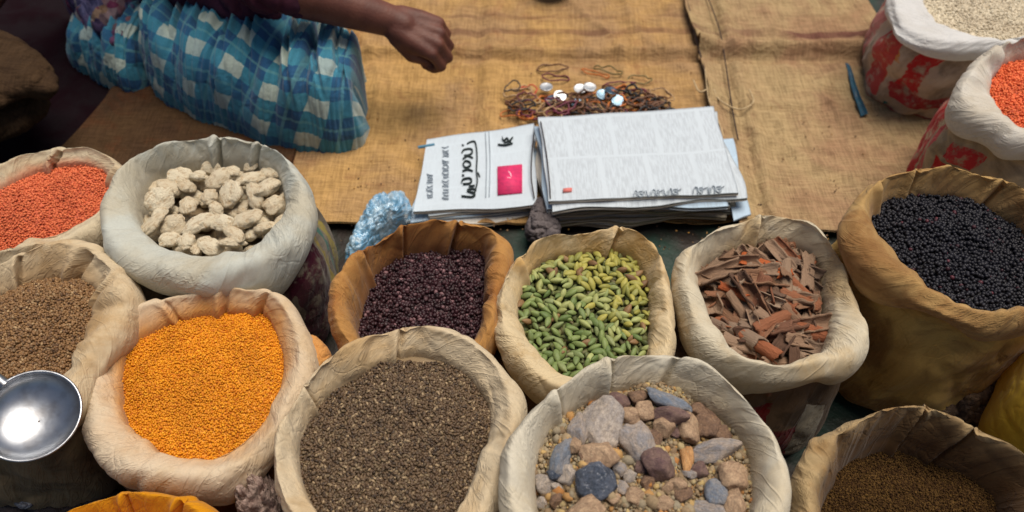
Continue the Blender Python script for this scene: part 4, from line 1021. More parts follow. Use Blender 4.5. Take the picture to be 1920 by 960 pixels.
# row of outlined letters along the right page, and a small red strip
zr = 0.0878
let = []
xx = 1232
for gi, wd_ in enumerate([16, 22, 12, 26, 18, 10, 20, 24, 14, 22, 18, 0, 22, 16, 24, 12, 20, 22, 18]):
    if wd_ == 0: xx += 60; continue
    by = 520 - (xx - 1230) * 0.062; tp = by - 34
    kind = gi % 4
    if kind == 0: let.append([(xx, by), (xx + 1, tp + 8), (xx + wd_ * .5, tp), (xx + wd_, tp + 9), (xx + wd_, by)])
    elif kind == 1: let.append([(xx + wd_, tp + 4), (xx + 2, tp + 8), (xx, by - 10), (xx + wd_ * .6, by), (xx + wd_, by - 12), (xx + wd_ * .4, tp + 16)])
    elif kind == 2: let.append([(xx, tp), (xx + 2, by)]); let.append([(xx, tp + 14), (xx + wd_, tp + 4)])
    else: let.append([(xx, tp + 3), (xx + wd_ * .5, by), (xx + wd_, tp)])
    xx += wd_ + 4
ribbon([zoomed(p) for p in let], zr, 0.00032, RS[-1], inkg, 'printed_letters')
q = [U(*p, zr) for p in zoomed([(866, 492), (912, 488), (912, 472), (866, 476)])]
slab(q, zr - 0.003, zr + 0.0006, RS[-1], N('red_print').done((0.62, 0.18, 0.16), 0.8), 'red_strip')

# ------------------------------------------------------------------ coins, rubber bands, cords, scraps
def coin_mesh(nm='coin'):
    prof = [(0, 0.0009), (0.80, 0.0009), (0.86, 0.0011), (0.97, 0.0011), (1, 0.0008), (1, -0.0008), (0.97, -0.0011), (0.86, -0.0011), (0.8, -0.0009), (0, -0.0009)]
    a = np.linspace(0, 2 * math.pi, 36, endpoint=False)
    V = np.concatenate([np.stack([max(r, .002) * .0125 * np.cos(a), max(r, .002) * .0125 * np.sin(a), np.full(36, z)], 1) for r, z in prof])
    return mesh_np(nm, V, grid_faces(len(prof), 36, True)[:, ::-1])
coin_me = coin_mesh()
m_coin = plain_mat('coin_steel', (0.50, 0.52, 0.54), (0.34, 0.35, 0.36), 300, rough=0.42, bump=0.25, bscale=500, bdist=0.0006, metal=1.0)
m_coin2 = plain_mat('coin_blue', (0.16, 0.24, 0.30), (0.08, 0.12, 0.17), 300, rough=0.35, bump=0.25, bscale=500, bdist=0.0006, metal=1.0)
coins = [(1024,163,.036,0,0,'bright round coin farthest left above the newspapers',0), (1088,166,.036,.1,0,'bright coin in the middle, left one of the touching pair',0), (1106,163,.039,.05,.1,'bright coin in the middle, right one of the touching pair',0),
         (1050,180,.034,.3,.2,'pale coin just below and right of the leftmost coin',0), (1034,188,.030,.2,-.3,'dull coin nearest the newspaper page at the left of the pile',1), (1130,177,.034,.2,.1,'bluish coin at the left of the right hand coin cluster',1),
         (1146,170,.038,-.1,.2,'bluish coin farthest back in the right hand coin cluster',1), (1158,188,.033,.3,.1,'dull coin at the right end of the coin cluster',1), (1082,193,.028,.1,.1,'greenish grey coin half under the rubber bands in the middle',1)]
for px, py, z, rx, ry, lab, mi in coins:
    cme = coin_me if mi == 0 else coin_me.copy()
    o = link('coin', cme, None, smooth=False); cme.materials.clear(); cme.materials.append(m_coin2 if mi else m_coin)
    o.location = U(px, py, z); o.rotation_euler = (rx, ry, 0)
    tag(o, lab, 'coin', 'coins lying among the rubber bands')
BM = {n_: N('rubber_' + n_).done(c_, 0.5, spec=0.4) for n_, c_ in dict(brown=(0.13, 0.055, 0.025), orange=(0.50, 0.15, 0.03), maroon=(0.13, 0.02, 0.04), black=(0.02, 0.02, 0.022), tan=(0.38, 0.24, 0.12), olive=(0.15, 0.12, 0.04), red=(0.50, 0.04, 0.02)).items()}
def band(px, py, z, rx_, ry_, ang, colr, lab, wob=0.15, r=0.0014):
    a = np.linspace(0, 2 * math.pi, 26, endpoint=False); sd_ = px * 0.13 + py
    rr = 1 + wob * 2 * pn(np.cos(a) * 1.3 + sd_, np.sin(a) * 1.3, 0.5)
    x, y = rx_ * rr * np.cos(a), ry_ * rr * np.sin(a)
    x, y = x * math.cos(ang) - y * math.sin(ang), x * math.sin(ang) + y * math.cos(ang)
    zz_ = 0.004 * pn(np.cos(a) * 1.5, np.sin(a) * 1.5, sd_) * 2
    P = catmull_closed(np.stack([x, y, zz_], 1), 3)
    o = link('rubber_band', tube_mesh('rubber_band', P, r, 6, True), BM[colr]); o.location = U(px, py, z)
    tag(o, lab, 'rubber band', 'rubber bands spilled above the newspapers')
band(1035, 128, .026, .030, .012, .05, 'brown', 'brown rubber band farthest back at the left of the pile')
band(1042, 146, .026, .026, .010, -.1, 'maroon', 'dark rubber band just above the leftmost bright coin')
band(1117, 137, .027, .030, .006, -.45, 'orange', 'stretched orange rubber band above the middle pair of coins')
band(1140, 131, .030, .028, .008, -.4, 'olive', 'olive rubber band farthest back in the middle of the pile', r=.0014)
band(1198, 149, .027, .023, .013, 0, 'olive', 'open dark olive rubber band farthest right and back')
band(1160, 157, .030, .030, .006, .1, 'maroon', 'maroon rubber band above the right hand coin cluster')
band(985, 172, .028, .013, .019, .2, 'tan', 'tan rubber band farthest left, standing open')
band(968, 208, .026, .017, .008, .6, 'brown', 'brown rubber band nearest the headline page at the left end')
cols_ = ['brown', 'black', 'maroon', 'brown', 'tan', 'black', 'orange', 'red']
r3 = random.Random(11)
for k in range(76):
    t_ = r3.random(); px = 960 + 285 * t_; py = (r3.uniform(178, 214) if k < 46 else r3.uniform(194, 220)) if k > 8 else r3.uniform(160, 190)
    if px > 1150: py -= 4
    c_ = cols_[k % 8] if k % 8 != 7 or k < 9 else 'brown'
    band(px, py, .027 + r3.uniform(0, .014), r3.uniform(.014, .027), r3.uniform(.006, .015), r3.uniform(-1, 1), c_, f'{c_} rubber band tangled at the {("far left", "left", "middle", "right", "far right")[min(4, int(t_ * 5))]} of the pile behind the newspapers', 0.3, r3.choice([.0013, .0018, .0022]))

def cord(name, pts, z, r, mat, label, cat, group=None):
    P = spline([np.append(U(a, b, zz_ if (zz_ := (z[i] if isinstance(z, (list, tuple)) else z)) else 0)[:2], zz_) for i, (a, b) in enumerate(pts)], 8)
    c0 = P.mean(0); o = link(name, tube_mesh(name, P - c0, r, 6), mat); o.location = c0
    return tag(o, label, cat, group)
m_dark = N('dark_thread').done((0.035, 0.022, 0.02), 0.9); m_twine = plain_mat('twine', (0.50, 0.38, 0.22), (0.36, 0.26, 0.14), 200, bump=0.5, bscale=600, bdist=0.001)
m_green = N('green_string').done((0.03, 0.16, 0.12), 0.6)
cord('seam_cord', [(1286, -10), (1302, 60), (1318, 120), (1334, 175)], .036, .0018, m_dark, 'dark stitching cord down the left seam between the burlap mats', 'cord')
cord('seam_cord', [(1326, -10), (1350, 60), (1362, 130), (1374, 210), (1384, 262)], .034, .0014, m_dark, 'dark stitching cord just right of the burlap seam, the longer one', 'cord')
cord('twine', [(1300, 150), (1312, 172), (1335, 165), (1350, 188), (1385, 205), (1412, 192), (1405, 168)], .038, .0016, m_twine, 'loose tan twine curling across the burlap seam behind the newspapers', 'twine')
cord('twine', [(1322, 130), (1330, 190), (1352, 240), (1368, 300)], .037, .0014, m_twine, 'straight tan twine running down beside the right hand newspaper stack', 'twine')
cord('string', [(1630, 128), (1640, 146), (1662, 158), (1688, 150), (1700, 132)], .033, .0018, m_green, 'green string curled above the shorter green string near the red printed sack', 'string')
cord('string', [(1652, 184), (1676, 186), (1708, 180), (1735, 176)], .033, .0016, m_green, 'short green string lying straight beside the blue plastic strip', 'string')
cord('string', [(1004, 232), (998, 280), (996, 330), (1002, 372)], [.056, .060, .060, .054], .0011, m_dark, 'dark cord standing for the gap between the two newspaper stacks, the left of two', 'string')  # added cord, stands for the dark gap beside the stack
cord('string', [(1014, 228), (1024, 285), (1030, 340), (1032, 372)], [.088, .090, .089, .085], .0010, m_dark, 'dark cord standing for the gap line at the left margin of the right hand page', 'string')  # second added cord, stands for the dark gap at the page edge
# blue plastic strip
m_bplast = plain_mat('blue_plastic', (0.008, 0.075, 0.115), (0.012, 0.05, 0.09), 60, rough=0.35, bump=0.4, bscale=90, bdist=0.003, spec=0.5)
bs = sheet('plastic_strip', [U(1612, 213, .034)[:2], U(1626, 208, .034)[:2], U(1594, 118, .034)[:2], U(1585, 113, .034)[:2]], 10, 40, lambda x, y, u, v: .029 + .0015 * np.sin(u * 3.1) + .002 * pn(x * 60, y * 40, 1), .0008, m_bplast, seed=4)
tag(bs, 'narrow dark blue plastic strip lying on the tan burlap mat', 'plastic strip')
gs = sheet('plastic_scrap', [U(1652, 195, .034)[:2], U(1674, 192, .034)[:2], U(1670, 178, .034)[:2], U(1655, 180, .034)[:2]], 8, 8, lambda x, y, u, v: .037 + .002 * pn(x * 90, y * 90, 1), .0008, m_green, seed=4)
tag(gs, 'small dark green plastic scrap beside the short green string', 'plastic scrap')

def crumple(name, pts, z0, hgt, mat, label, cat, seed, n=90, sharp=1.0):
    """a crumpled closed form over an outline of photo pixels"""
    Wp = catmull_closed([U(a, b, z0)[:2] for a, b in pts], 10); C = Wp.mean(0); Q = Wp - C
    a = np.mod(np.arctan2(Q[:, 1], Q[:, 0]), 2 * math.pi); r = np.hypot(Q[:, 0], Q[:, 1]); o_ = np.argsort(a)
    th = np.linspace(0, 2 * math.pi, n * 2, endpoint=False); Rr = np.interp(th, a[o_], r[o_], period=2 * math.pi)
    ph = np.linspace(0.0, math.pi, n)[:, None]
    q = np.sin(ph) ** 0.75
    X, Y, Z = q * Rr * np.cos(th), q * Rr * np.sin(th), np.cos(ph) * hgt / 2 * np.ones_like(th)
    L = Rr.mean()
    d = 0.30 * ridge(X / L * 1.6 + seed, Y / L * 1.6, Z / L * 2, 2) + 0.14 * ridge(X / L * 3.7, Y / L * 3.7 + seed, Z / L * 3, 2) + 0.07 * ridge(X / L * 8, Y / L * 8, Z / L * 6 + seed, 2)
    sc = 1 - sharp * (d - 0.15) * 0.8
    V = np.stack([X * (1 - (1 - sc) * .35), Y * (1 - (1 - sc) * .35), Z * sc + hgt / 2], -1).reshape(-1, 3)
    o = link(name, mesh_np(name, V, grid_faces(n, n * 2, True)), mat); o.location = (C[0], C[1], z0 - hgt / 2)
    return tag(o, label, cat)
m_bag = N('blue_bag'); oc = m_bag.coord()
m_bag.b.inputs['Transmission Weight'].default_value = 0.45
m_bag = m_bag.done(m_bag.mix(m_bag.ramp(m_bag.noise(oc, 40, 5, 0.6, 1), 0.4, 0.65), (0.16, 0.42, 0.66), (0.50, 0.68, 0.80)), 0.3, m_bag.bump(m_bag.noise(oc, 35, 2, 0.5, 1.5), 0.5, 0.01), spec=0.6)
crumple('plastic_bag', [(648, 492), (672, 440), (700, 392), (735, 374), (768, 378), (766, 410), (735, 432), (700, 470), (672, 505)], .05, .09, m_bag, 'crumpled light blue plastic bag between the ginger sack and the orange stained sack', 'plastic bag', 3)
crumple('plastic_bag', [(1888, 345), (1900, 322), (1935, 315), (1990, 330), (1985, 375), (1930, 380), (1900, 370)], .09, .17, plain_mat('white_bag', (0.72, 0.73, 0.78), (0.6, 0.6, 0.66), 60, rough=0.4), 'white plastic bag at the right edge behind the black seed sack', 'plastic bag', 5)
m_ysack = cloth_mat('cloth_mustard', (0.70, 0.48, 0.05), (0.56, 0.34, 0.03), 0.5, seed=44)
crumple('bundle', [(1866, 780), (1880, 715), (1905, 670), (1960, 640), (2040, 660), (2080, 740), (2050, 820), (1960, 850), (1900, 830)], .13, .24, m_ysack, 'mustard yellow cloth bundle at the right edge between the black seed and powder sacks', 'cloth bundle', 7, sharp=0.25)
m_rag = plain_mat('rag_brown', (0.20, 0.13, 0.08), (0.07, 0.045, 0.035), 50, bump=1.0, bscale=90, bdist=0.01)
crumple('rag', [(1715, 740), (1745, 690), (1800, 690), (1880, 660), (1905, 720), (1890, 800), (1830, 790), (1760, 780)], .05, .09, m_rag, 'crumpled brown rag in the gap below the black seed sack', 'rag', 9, sharp=1.3)
crumple('rag', [(462, 960), (470, 920), (500, 898), (530, 920), (540, 990), (500, 1030), (470, 1010)], .10, .19, plain_mat('rag_pink', (0.34, 0.25, 0.21), (0.22, 0.14, 0.12), 50, bump=0.8, bscale=70, bdist=0.01), 'pinkish beige cloth poking up between the turmeric and cumin sacks', 'rag', 12, sharp=0.8)
m_fl = plain_mat('floor_rag', (0.040, 0.030, 0.030), (0.015, 0.012, 0.014), 30, rough=0.7, bump=1.0, bscale=50, bdist=0.01)
crumple('rag', [(-60, 900), (0, 880), (80, 890), (160, 880), (230, 930), (200, 1000), (80, 1020), (-40, 990)], .03, .055, m_fl, 'dark rag on the floor at the bottom left corner beside the orange sack', 'rag', 14, sharp=1.0)
crumple('plastic_scrap', [(122, 908), (135, 902), (150, 906), (152, 918), (138, 924), (124, 918)], .075, .012, plain_mat('clear_plastic', (0.42, 0.47, 0.50), (0.28, 0.3, 0.33), 200, rough=0.2, spec=0.6), 'small shiny plastic scrap on the dark rag at the bottom left', 'plastic scrap', 15)
crumple('plastic_scrap', [(20, 935), (40, 920), (62, 928), (60, 948), (38, 954)], .072, .012, plain_mat('grey_plastic', (0.13, 0.14, 0.16), (0.08, 0.08, 0.1), 200, rough=0.3, spec=0.6), 'dull grey plastic scrap near the bottom left corner', 'plastic scrap', 16)
crumple('cloth_flap', [(560, 690), (575, 640), (600, 640), (622, 668), (615, 700), (590, 725)], .18, .05, cl_yellow, 'small cream cloth corner between the yellow, cumin and orange stained sacks', 'cloth corner', 18, sharp=0.4)

crumple('rag', [(985, 440), (992, 405), (1004, 380), (1020, 376), (1034, 400), (1050, 420), (1045, 450), (1010, 452)], .035, .045, plain_mat('rag_grey', (0.13, 0.11, 0.11), (0.06, 0.05, 0.055), 60, bump=0.8, bscale=80, bdist=0.01), 'dark grey rag stuffed in the gap in front of the two newspaper stacks', 'rag', 41, sharp=1.0)
# dark folded sacks, and a dark sheet added for shade, at the left
m_dk = burlap_mat('old_sacking', (0.060, 0.035, 0.018), (0.042, 0.025, 0.014), (0.022, 0.012, 0.008))
crumple('folded_sack', [(-160, 160), (-120, 80), (-20, 55), (60, 90), (108, 140), (100, 175), (40, 180), (-60, 215)], .16, .06, m_dk, 'dark brown folded sack, upper of two at the left edge', 'folded sack', 21, sharp=0.6)
crumple('folded_sack', [(-160, 240), (-120, 170), (-20, 160), (60, 172), (95, 190), (60, 225), (10, 250), (-80, 280)], .10, .07, m_dk, 'dark brown folded sack, lower of two at the left edge', 'folded sack', 24, sharp=0.6)
m_blk2 = plain_mat('shade_black', (0.012, 0.008, 0.010), (0.010, 0.004, 0.006), 12, rough=1.0, bump=0.6, bscale=30, bdist=0.01, spec=0.02)
bl = sheet('shade_sheet', [(-1.5, 0.93), (-0.70, 1.02), (-0.62, 1.9), (-1.5, 1.9)], 90, 90, lambda x, y, u, v: .012 + .008 * ridge(x * 6, y * 6, 2) + 0 * x, .003, m_blk2, seed=6)  # near-black sheet added to stand for the shade at the upper left
tag(bl, 'nearly black sheet added for the shade on the ground at the left behind the lentil sack', 'shade_sheet')

# ------------------------------------------------------------------ steel ladle
lc = U(58, 778, 0.262)
ld = empty('ladle', lc, (R(12), R(10), 0))
tag(ld, 'shiny steel ladle with a round bowl resting on the brown seed sack', 'ladle')
def lathe(prof, n=72):
    a = np.linspace(0, 2 * math.pi, n, endpoint=False)
    return np.concatenate([np.stack([r * np.cos(a), r * np.sin(a), np.full(n, z)], 1) for r, z in prof]), grid_faces(len(prof), n, True)
Rl = 0.0455
pin = [(Rl * math.sin(t), 0.024 * (1 - math.cos(t)) / 1.0 - 0.024) for t in np.linspace(0.02, math.pi / 2, 18)]
lip = [(Rl + 0.0022, 0.0012), (Rl + 0.0034, 0.0), (Rl + 0.0026, -0.0014)]
pout = [(r + 0.0009, z - 0.0013) for r, z in pin[::-1]]
V, Fq = lathe(pin + lip + pout)
g = N('steel'); oc = g.coord()
b = g.bump(g.noise(oc, 45, 3), 0.10, 0.003)
m_steel = g.done(g.mix(g.ramp(g.noise(oc, 60, 4), 0.4, 0.7), (0.42, 0.44, 0.47), (0.32, 0.32, 0.33)), g.math('ADD', g.math('MULTIPLY', g.noise(oc, 90), 0.15), 0.27), b, metal=1.0)
link('bowl', mesh_np('bowl', V, Fq), m_steel, ld)
hp = spline([(-Rl * 0.78, Rl * 0.66, -0.004), (-Rl * 1.15, Rl * 0.85, 0.001), (-0.10, 0.055, 0.004), (-0.19, 0.09, 0.012)], 8)
rr_ = np.linspace(0.0065, 0.0055, len(hp))
hm = tube_mesh('handle', hp, rr_, 12)
link('handle', hm, m_steel, ld)

# ------------------------------------------------------------------ dark round pot at the top edge
pt = U(1040, -22, 0.05)
prof = [(0.001, 0.0), (0.030, 0.0), (0.046, 0.012), (0.055, 0.035), (0.050, 0.058), (0.040, 0.068), (0.044, 0.078), (0.041, 0.079), (0.036, 0.070), (0.044, 0.055), (0.048, 0.035), (0.038, 0.012), (0.001, 0.006)]
V, Fq = lathe(prof, 48)
o = link('pot', mesh_np('pot', V, Fq), plain_mat('clay', (0.13, 0.05, 0.02), (0.08, 0.03, 0.015), 40)); o.location = (pt[0], pt[1] + .045, 0.028)
tag(o, 'dark brown round pot whose foot just shows at the top edge', 'pot')

# ------------------------------------------------------------------ the seated person
def blob(chains, voxel, name, mat, smooth_it=6, parent=None, disp=None, loc=(0, 0, 0)):
    """chains: list of [(x,y,z,r), ...]; overlapping spheres fused into one continuous skin"""
    sv, sf = ico(3); P, Rr = [], []
    for ch in chains:
        ch = np.array(ch, float)
        for a_, b_ in zip(ch[:-1], ch[1:]):
            L = np.linalg.norm(b_[:3] - a_[:3]); n = max(2, int(L / (min(a_[3], b_[3]) * 0.22)) + 1)
            for t in np.linspace(0, 1, n): q_ = a_ + (b_ - a_) * t; P.append(q_[:3]); Rr.append(q_[3])
        if len(ch) == 1: P.append(ch[0][:3]); Rr.append(ch[0][3])
    P, Rr = np.array(P) - np.array(loc), np.array(Rr); n = len(P)
    V = (sv[None] * Rr[:, None, None] + P[:, None, :]).reshape(-1, 3)
    Fc = (sf[None] + (np.arange(n) * len(sv))[:, None, None]).reshape(-1, 3)
    me = mesh_np(name + '_tmp', V, Fc)
    o = bpy.data.objects.new(name, me); col.objects.link(o)
    m_ = o.modifiers.new('r', 'REMESH'); m_.mode = 'VOXEL'; m_.voxel_size = voxel; m_.use_smooth_shade = True
    s_ = o.modifiers.new('s', 'SMOOTH'); s_.iterations = smooth_it; s_.factor = 0.6
    bpy.context.view_layer.update()
    me2 = bpy.data.meshes.new_from_object(o.evaluated_get(bpy.context.evaluated_depsgraph_get()))
    o.modifiers.clear(); o.data = me2; me2.name = name; bpy.data.meshes.remove(me)
    if disp is not None:
        co = np.empty(len(me2.vertices) * 3, np.float32); me2.vertices.foreach_get('co', co); co = co.reshape(-1, 3)
        no = np.empty(len(me2.vertices) * 3, np.float32); me2.vertices.foreach_get('normal', no); no = no.reshape(-1, 3)
        co = co + no * disp(co + np.array(loc))[:, None]; me2.vertices.foreach_set('co', co.astype(np.float32).ravel()); me2.update()
    me2.materials.clear(); me2.materials.append(mat)
    me2.polygons.foreach_set('use_smooth', [True] * len(me2.polygons))
    if parent is not None: o.parent = parent
    o.location = loc if parent is None else (0, 0, 0)
    return o

g = N('skin'); oc = g.coord()
c = g.mix(g.ramp(g.noise(oc, 30, 4), 0.4, 0.65), (0.125, 0.042, 0.026), (0.095, 0.030, 0.019))
b = g.bump(g.noise(oc, 260, 4), 0.35, 0.002)
g.b.inputs['Subsurface Weight'].default_value = 0.06; g.b.inputs['Subsurface Radius'].default_value = (0.01, 0.004, 0.002)
m_skin = g.done(c, 0.55, b, spec=0.4)

W = U(735, 40, 0.20); El = np.array([-0.405, 1.185, 0.285]); Sh = np.array([-0.50, 1.40, 0.52])
d = np.array([0.93, -0.16, -0.33]); d /= np.linalg.norm(d)
sd_ = np.array([-0.10, -0.80, -0.42]); sd_ -= d * sd_.dot(d); sd_ /= np.linalg.norm(sd_)
nn = np.cross(d, sd_); nn = nn if nn[2] > 0 else -nn
def v4(p, r): return [*p, r]
ch = []
fore = (W - El)
ch.append([v4(Sh, .050), v4(Sh * .45 + El * .55, .044), v4(El, .040), v4(El + fore * .25, .0415), v4(El + fore * .6, .035), v4(W, .0275), v4(W + d * .02, .0255)])
fing = [(0.030, .083, 1.0), (0.010, .088, 1.06), (-0.011, .084, 1.0), (-0.030, .076, .82)]
for s_, L_, k_ in fing:
    k0 = W + d * L_ + sd_ * s_ + nn * (0.004 - 40 * (s_ - 0.0) ** 2 * 0.12)
    ch.append([v4(W + d * .012 + sd_ * s_ * .45, .021), v4(W + d * L_ * .6 + sd_ * s_ * .8, .0165), v4(k0, .0115)])
    p1 = k0 + (d * .62 - nn * .78) * .036 * k_ + sd_ * .002
    p2 = p1 + (-d * .45 - nn * .85) * .025 * k_
    p3 = p2 + (-d * .93 + nn * .10) * .019 * k_
    ch.append([v4(k0, .0108), v4(k0 * .5 + p1 * .5, .0094), v4(p1, .0096), v4(p2, .0084), v4(p3, .0074)])
t0 = W + d * .018 + sd_ * .020 - nn * .006
t1 = W + d * .050 + sd_ * .034 - nn * .026
t2 = t1 + (d * .80 - nn * .40 - sd_ * .25) * .033
t3 = t2 + (d * .55 - nn * .30 - sd_ * .7) * .022
ch.append([v4(W + d * .03 - nn * .012, .020), v4(W + d * .06 - nn * .022, .018)])
ch.append([v4(t0, .018), v4(t1, .0125), v4(t2, .0102), v4(t3, .0085)])
# torso, neck, head, other arm, folded legs
hip = np.array([-0.62, 1.50, 0.12])
ch.append([v4(hip + [-.10, 0, 0], .10), v4(hip + [.10, 0, 0], .10)])
ch.append([v4(hip, .115), v4((-.61, 1.47, .28), .115), v4((-.60, 1.44, .42), .12), v4((-.59, 1.43, .52), .09), v4((-.58, 1.41, .60), .050), v4((-.57, 1.38, .66), .052)])
ch.append([v4((-.44, 1.41, .50), .065), v4((-.74, 1.45, .50), .065)])
hd = np.array([-0.55, 1.36, 0.745])
ch += [[v4(hd, .078), v4(hd + [.012, -.02, .02], .078)], [v4(hd + [.01, -.03, -.045], .058), v4(hd + [.018, -.052, -.062], .036)],
       [v4(hd + [.022, -.086, .004], .010), v4(hd + [.026, -.100, -.016], .013)], [v4(hd + [.005, -.078, -.043], .012), v4(hd + [.04, -.074, -.043], .012)],
       [v4(hd + [-.079, 0, 0], .014), v4(hd + [-.080, .004, .018], .012)], [v4(hd + [.083, -.005, 0], .014), v4(hd + [.084, 0, .018], .012)]]
ch.append([v4((-.74, 1.45, .50), .050), v4((-.92, 1.44, .30), .042), v4((-.98, 1.36, .17), .030), v4((-.985, 1.33, .16), .026), v4((-.99, 1.30, .155), .022)])
for s_ in (-.024, -.008, .008, .024):
    ch.append([v4((-.99 + s_ * .6, 1.30, .150), .012), v4((-.99 + s_, 1.262, .145), .0095), v4((-.99 + s_, 1.245, .128), .0085)])
ch.append([v4(hip + [.12, -.02, -.01], .085), v4((-.42, 1.30, .09), .062), v4((-.35, 1.21, .085), .052), v4((-.46, 1.20, .070), .050), v4((-.56, 1.26, .060), .038), v4((-.62, 1.28, .055), .034)])
ch.append([v4(hip + [-.12, -.02, -.01], .085), v4((-.80, 1.48, .10), .070), v4((-.86, 1.48, .08), .058), v4((-.78, 1.40, .055), .046), v4((-.66, 1.33, .050), .036), v4((-.56, 1.31, .045), .032)])
root_p = tuple(hip * [1, 1, 0])
per = blob(ch, 0.0034, 'person', m_skin, 3, loc=root_p)
tag(per, 'person sitting in a blue checked cloth and maroon shirt, one hand held over the burlap', 'person')

# eyes and hair
for sx in (-.030, .032):
    v_, f_ = ico(3)
    e = link('eye', mesh_np('eye', v_ * .0125 + (hd + np.array([sx + .016, -.079, .018])) - np.array(root_p), f_), N('eye_white').done((0.6, 0.58, 0.55), 0.3), per)
    e2 = link('iris', mesh_np('iris', v_ * .0065 + (hd + np.array([sx + .016, -.0868, .018])) - np.array(root_p), f_), N('iris_dark').done((0.02, 0.01, 0.006), 0.2), e)
blob([[v4(hd + [-.01, .022, .022], .083), v4(hd + [.0, .005, .040], .079)], [v4(hd + [-.01, .05, -.02], .062)]], 0.005, 'hair', plain_mat('hair_black', (0.012, 0.010, 0.009), (0.02, 0.016, 0.013), 80, rough=0.5, bump=1, bscale=220, bdist=0.006), 3, per, loc=root_p)
# maroon shirt
shc = [[v4(hip + [0, 0, .03], .135), v4((-.61, 1.47, .28), .135), v4((-.60, 1.44, .42), .138), v4((-.59, 1.43, .50), .10), v4((-.585, 1.42, .55), .07)],
       [v4((-.42, 1.41, .49), .078), v4((-.74, 1.45, .50), .080)],
       [v4(Sh, .072), v4(Sh * .45 + El * .55, .066), v4(El + [0, .01, -.005], .060), v4(El + fore * .13, .053), v4(El + fore * .20, .050)],
       [v4((-.56, 1.38, .22), .12), v4((-.50, 1.33, .20), .085), v4((-.46, 1.27, .19), .06)],
       [v4((-.74, 1.45, .50), .070), v4((-.90, 1.43, .34), .060), v4((-.93, 1.42, .28), .052)]]
dsh = lambda p: -0.010 * ridge(p[:, 0] * 16 + p[:, 2] * 8, p[:, 1] * 14, p[:, 2] * 9, 2) - 0.005 * ridge(p[:, 0] * 34, p[:, 1] * 34, p[:, 2] * 20, 2) + 0.008 * pn(p[:, 0] * 9, p[:, 1] * 9, p[:, 2] * 9)
blob(shc, 0.005, 'shirt', plain_mat('shirt_maroon', (0.060, 0.012, 0.024), (0.040, 0.010, 0.026), 18, rough=0.9, bump=0.5, bscale=80, bdist=0.004), 4, per, dsh, loc=root_p)

# checked blue cloth over the folded leg: an arched drape
def plaid():
    g = N('checked_cloth'); uv = g.n('ShaderNodeSeparateXYZ')
    g.l(g.mapv(g.coord('UV'), (1, 1, 1), rot=(0, 0, 0.16)), uv.inputs[0])
    oc = g.coord()
    def stripes(s_, per_, off):
        f = g.math('FRACT', g.math('ADD', g.math('MULTIPLY', s_, 1 / per_), off))
        wide = g.math('LESS_THAN', f, 0.42)
        thin = g.math('LESS_THAN', g.math('ABSOLUTE', g.math('SUBTRACT', f, 0.71)), 0.035)
        return wide, thin, f
    w1, t1_, f1 = stripes(uv.outputs[0], 0.074, 0.2)
    w2, t2_, f2 = stripes(uv.outputs[1], 0.074, 0.35)
    dk = (0.015, 0.080, 0.185); md = (0.038, 0.195, 0.275); lt = (0.12, 0.31, 0.32); wh = (0.40, 0.47, 0.41)
    c = g.mix(w1, dk, md); c2 = g.mix(w1, md, wh)
    c = g.mix(w2, c, c2)
    c = g.mix(g.math('MULTIPLY', t1_, 0.55), c, lt); c = g.mix(g.math('MULTIPLY', t2_, 0.55), c, lt)
    # every other band of the weave is a deeper blue
    c = g.mix(g.math('MULTIPLY', g.ramp(g.noise(oc, 7, 3), 0.45, 0.6), 0.3), c, (0.03, 0.16, 0.28))
    c = g.mix(0.35, c, g.mix(g.noise(oc, 300, 3), (0.6, 0.6, 0.6), (1.4, 1.4, 1.4)), 'MULTIPLY')
    b = g.bump(g.noise(oc, 45, 5, 0.6, 1.0), 0.5, 0.006)
    return g.done(c, 0.8, b, spec=0.25, sheen=0.2)
m_plaid = plaid()
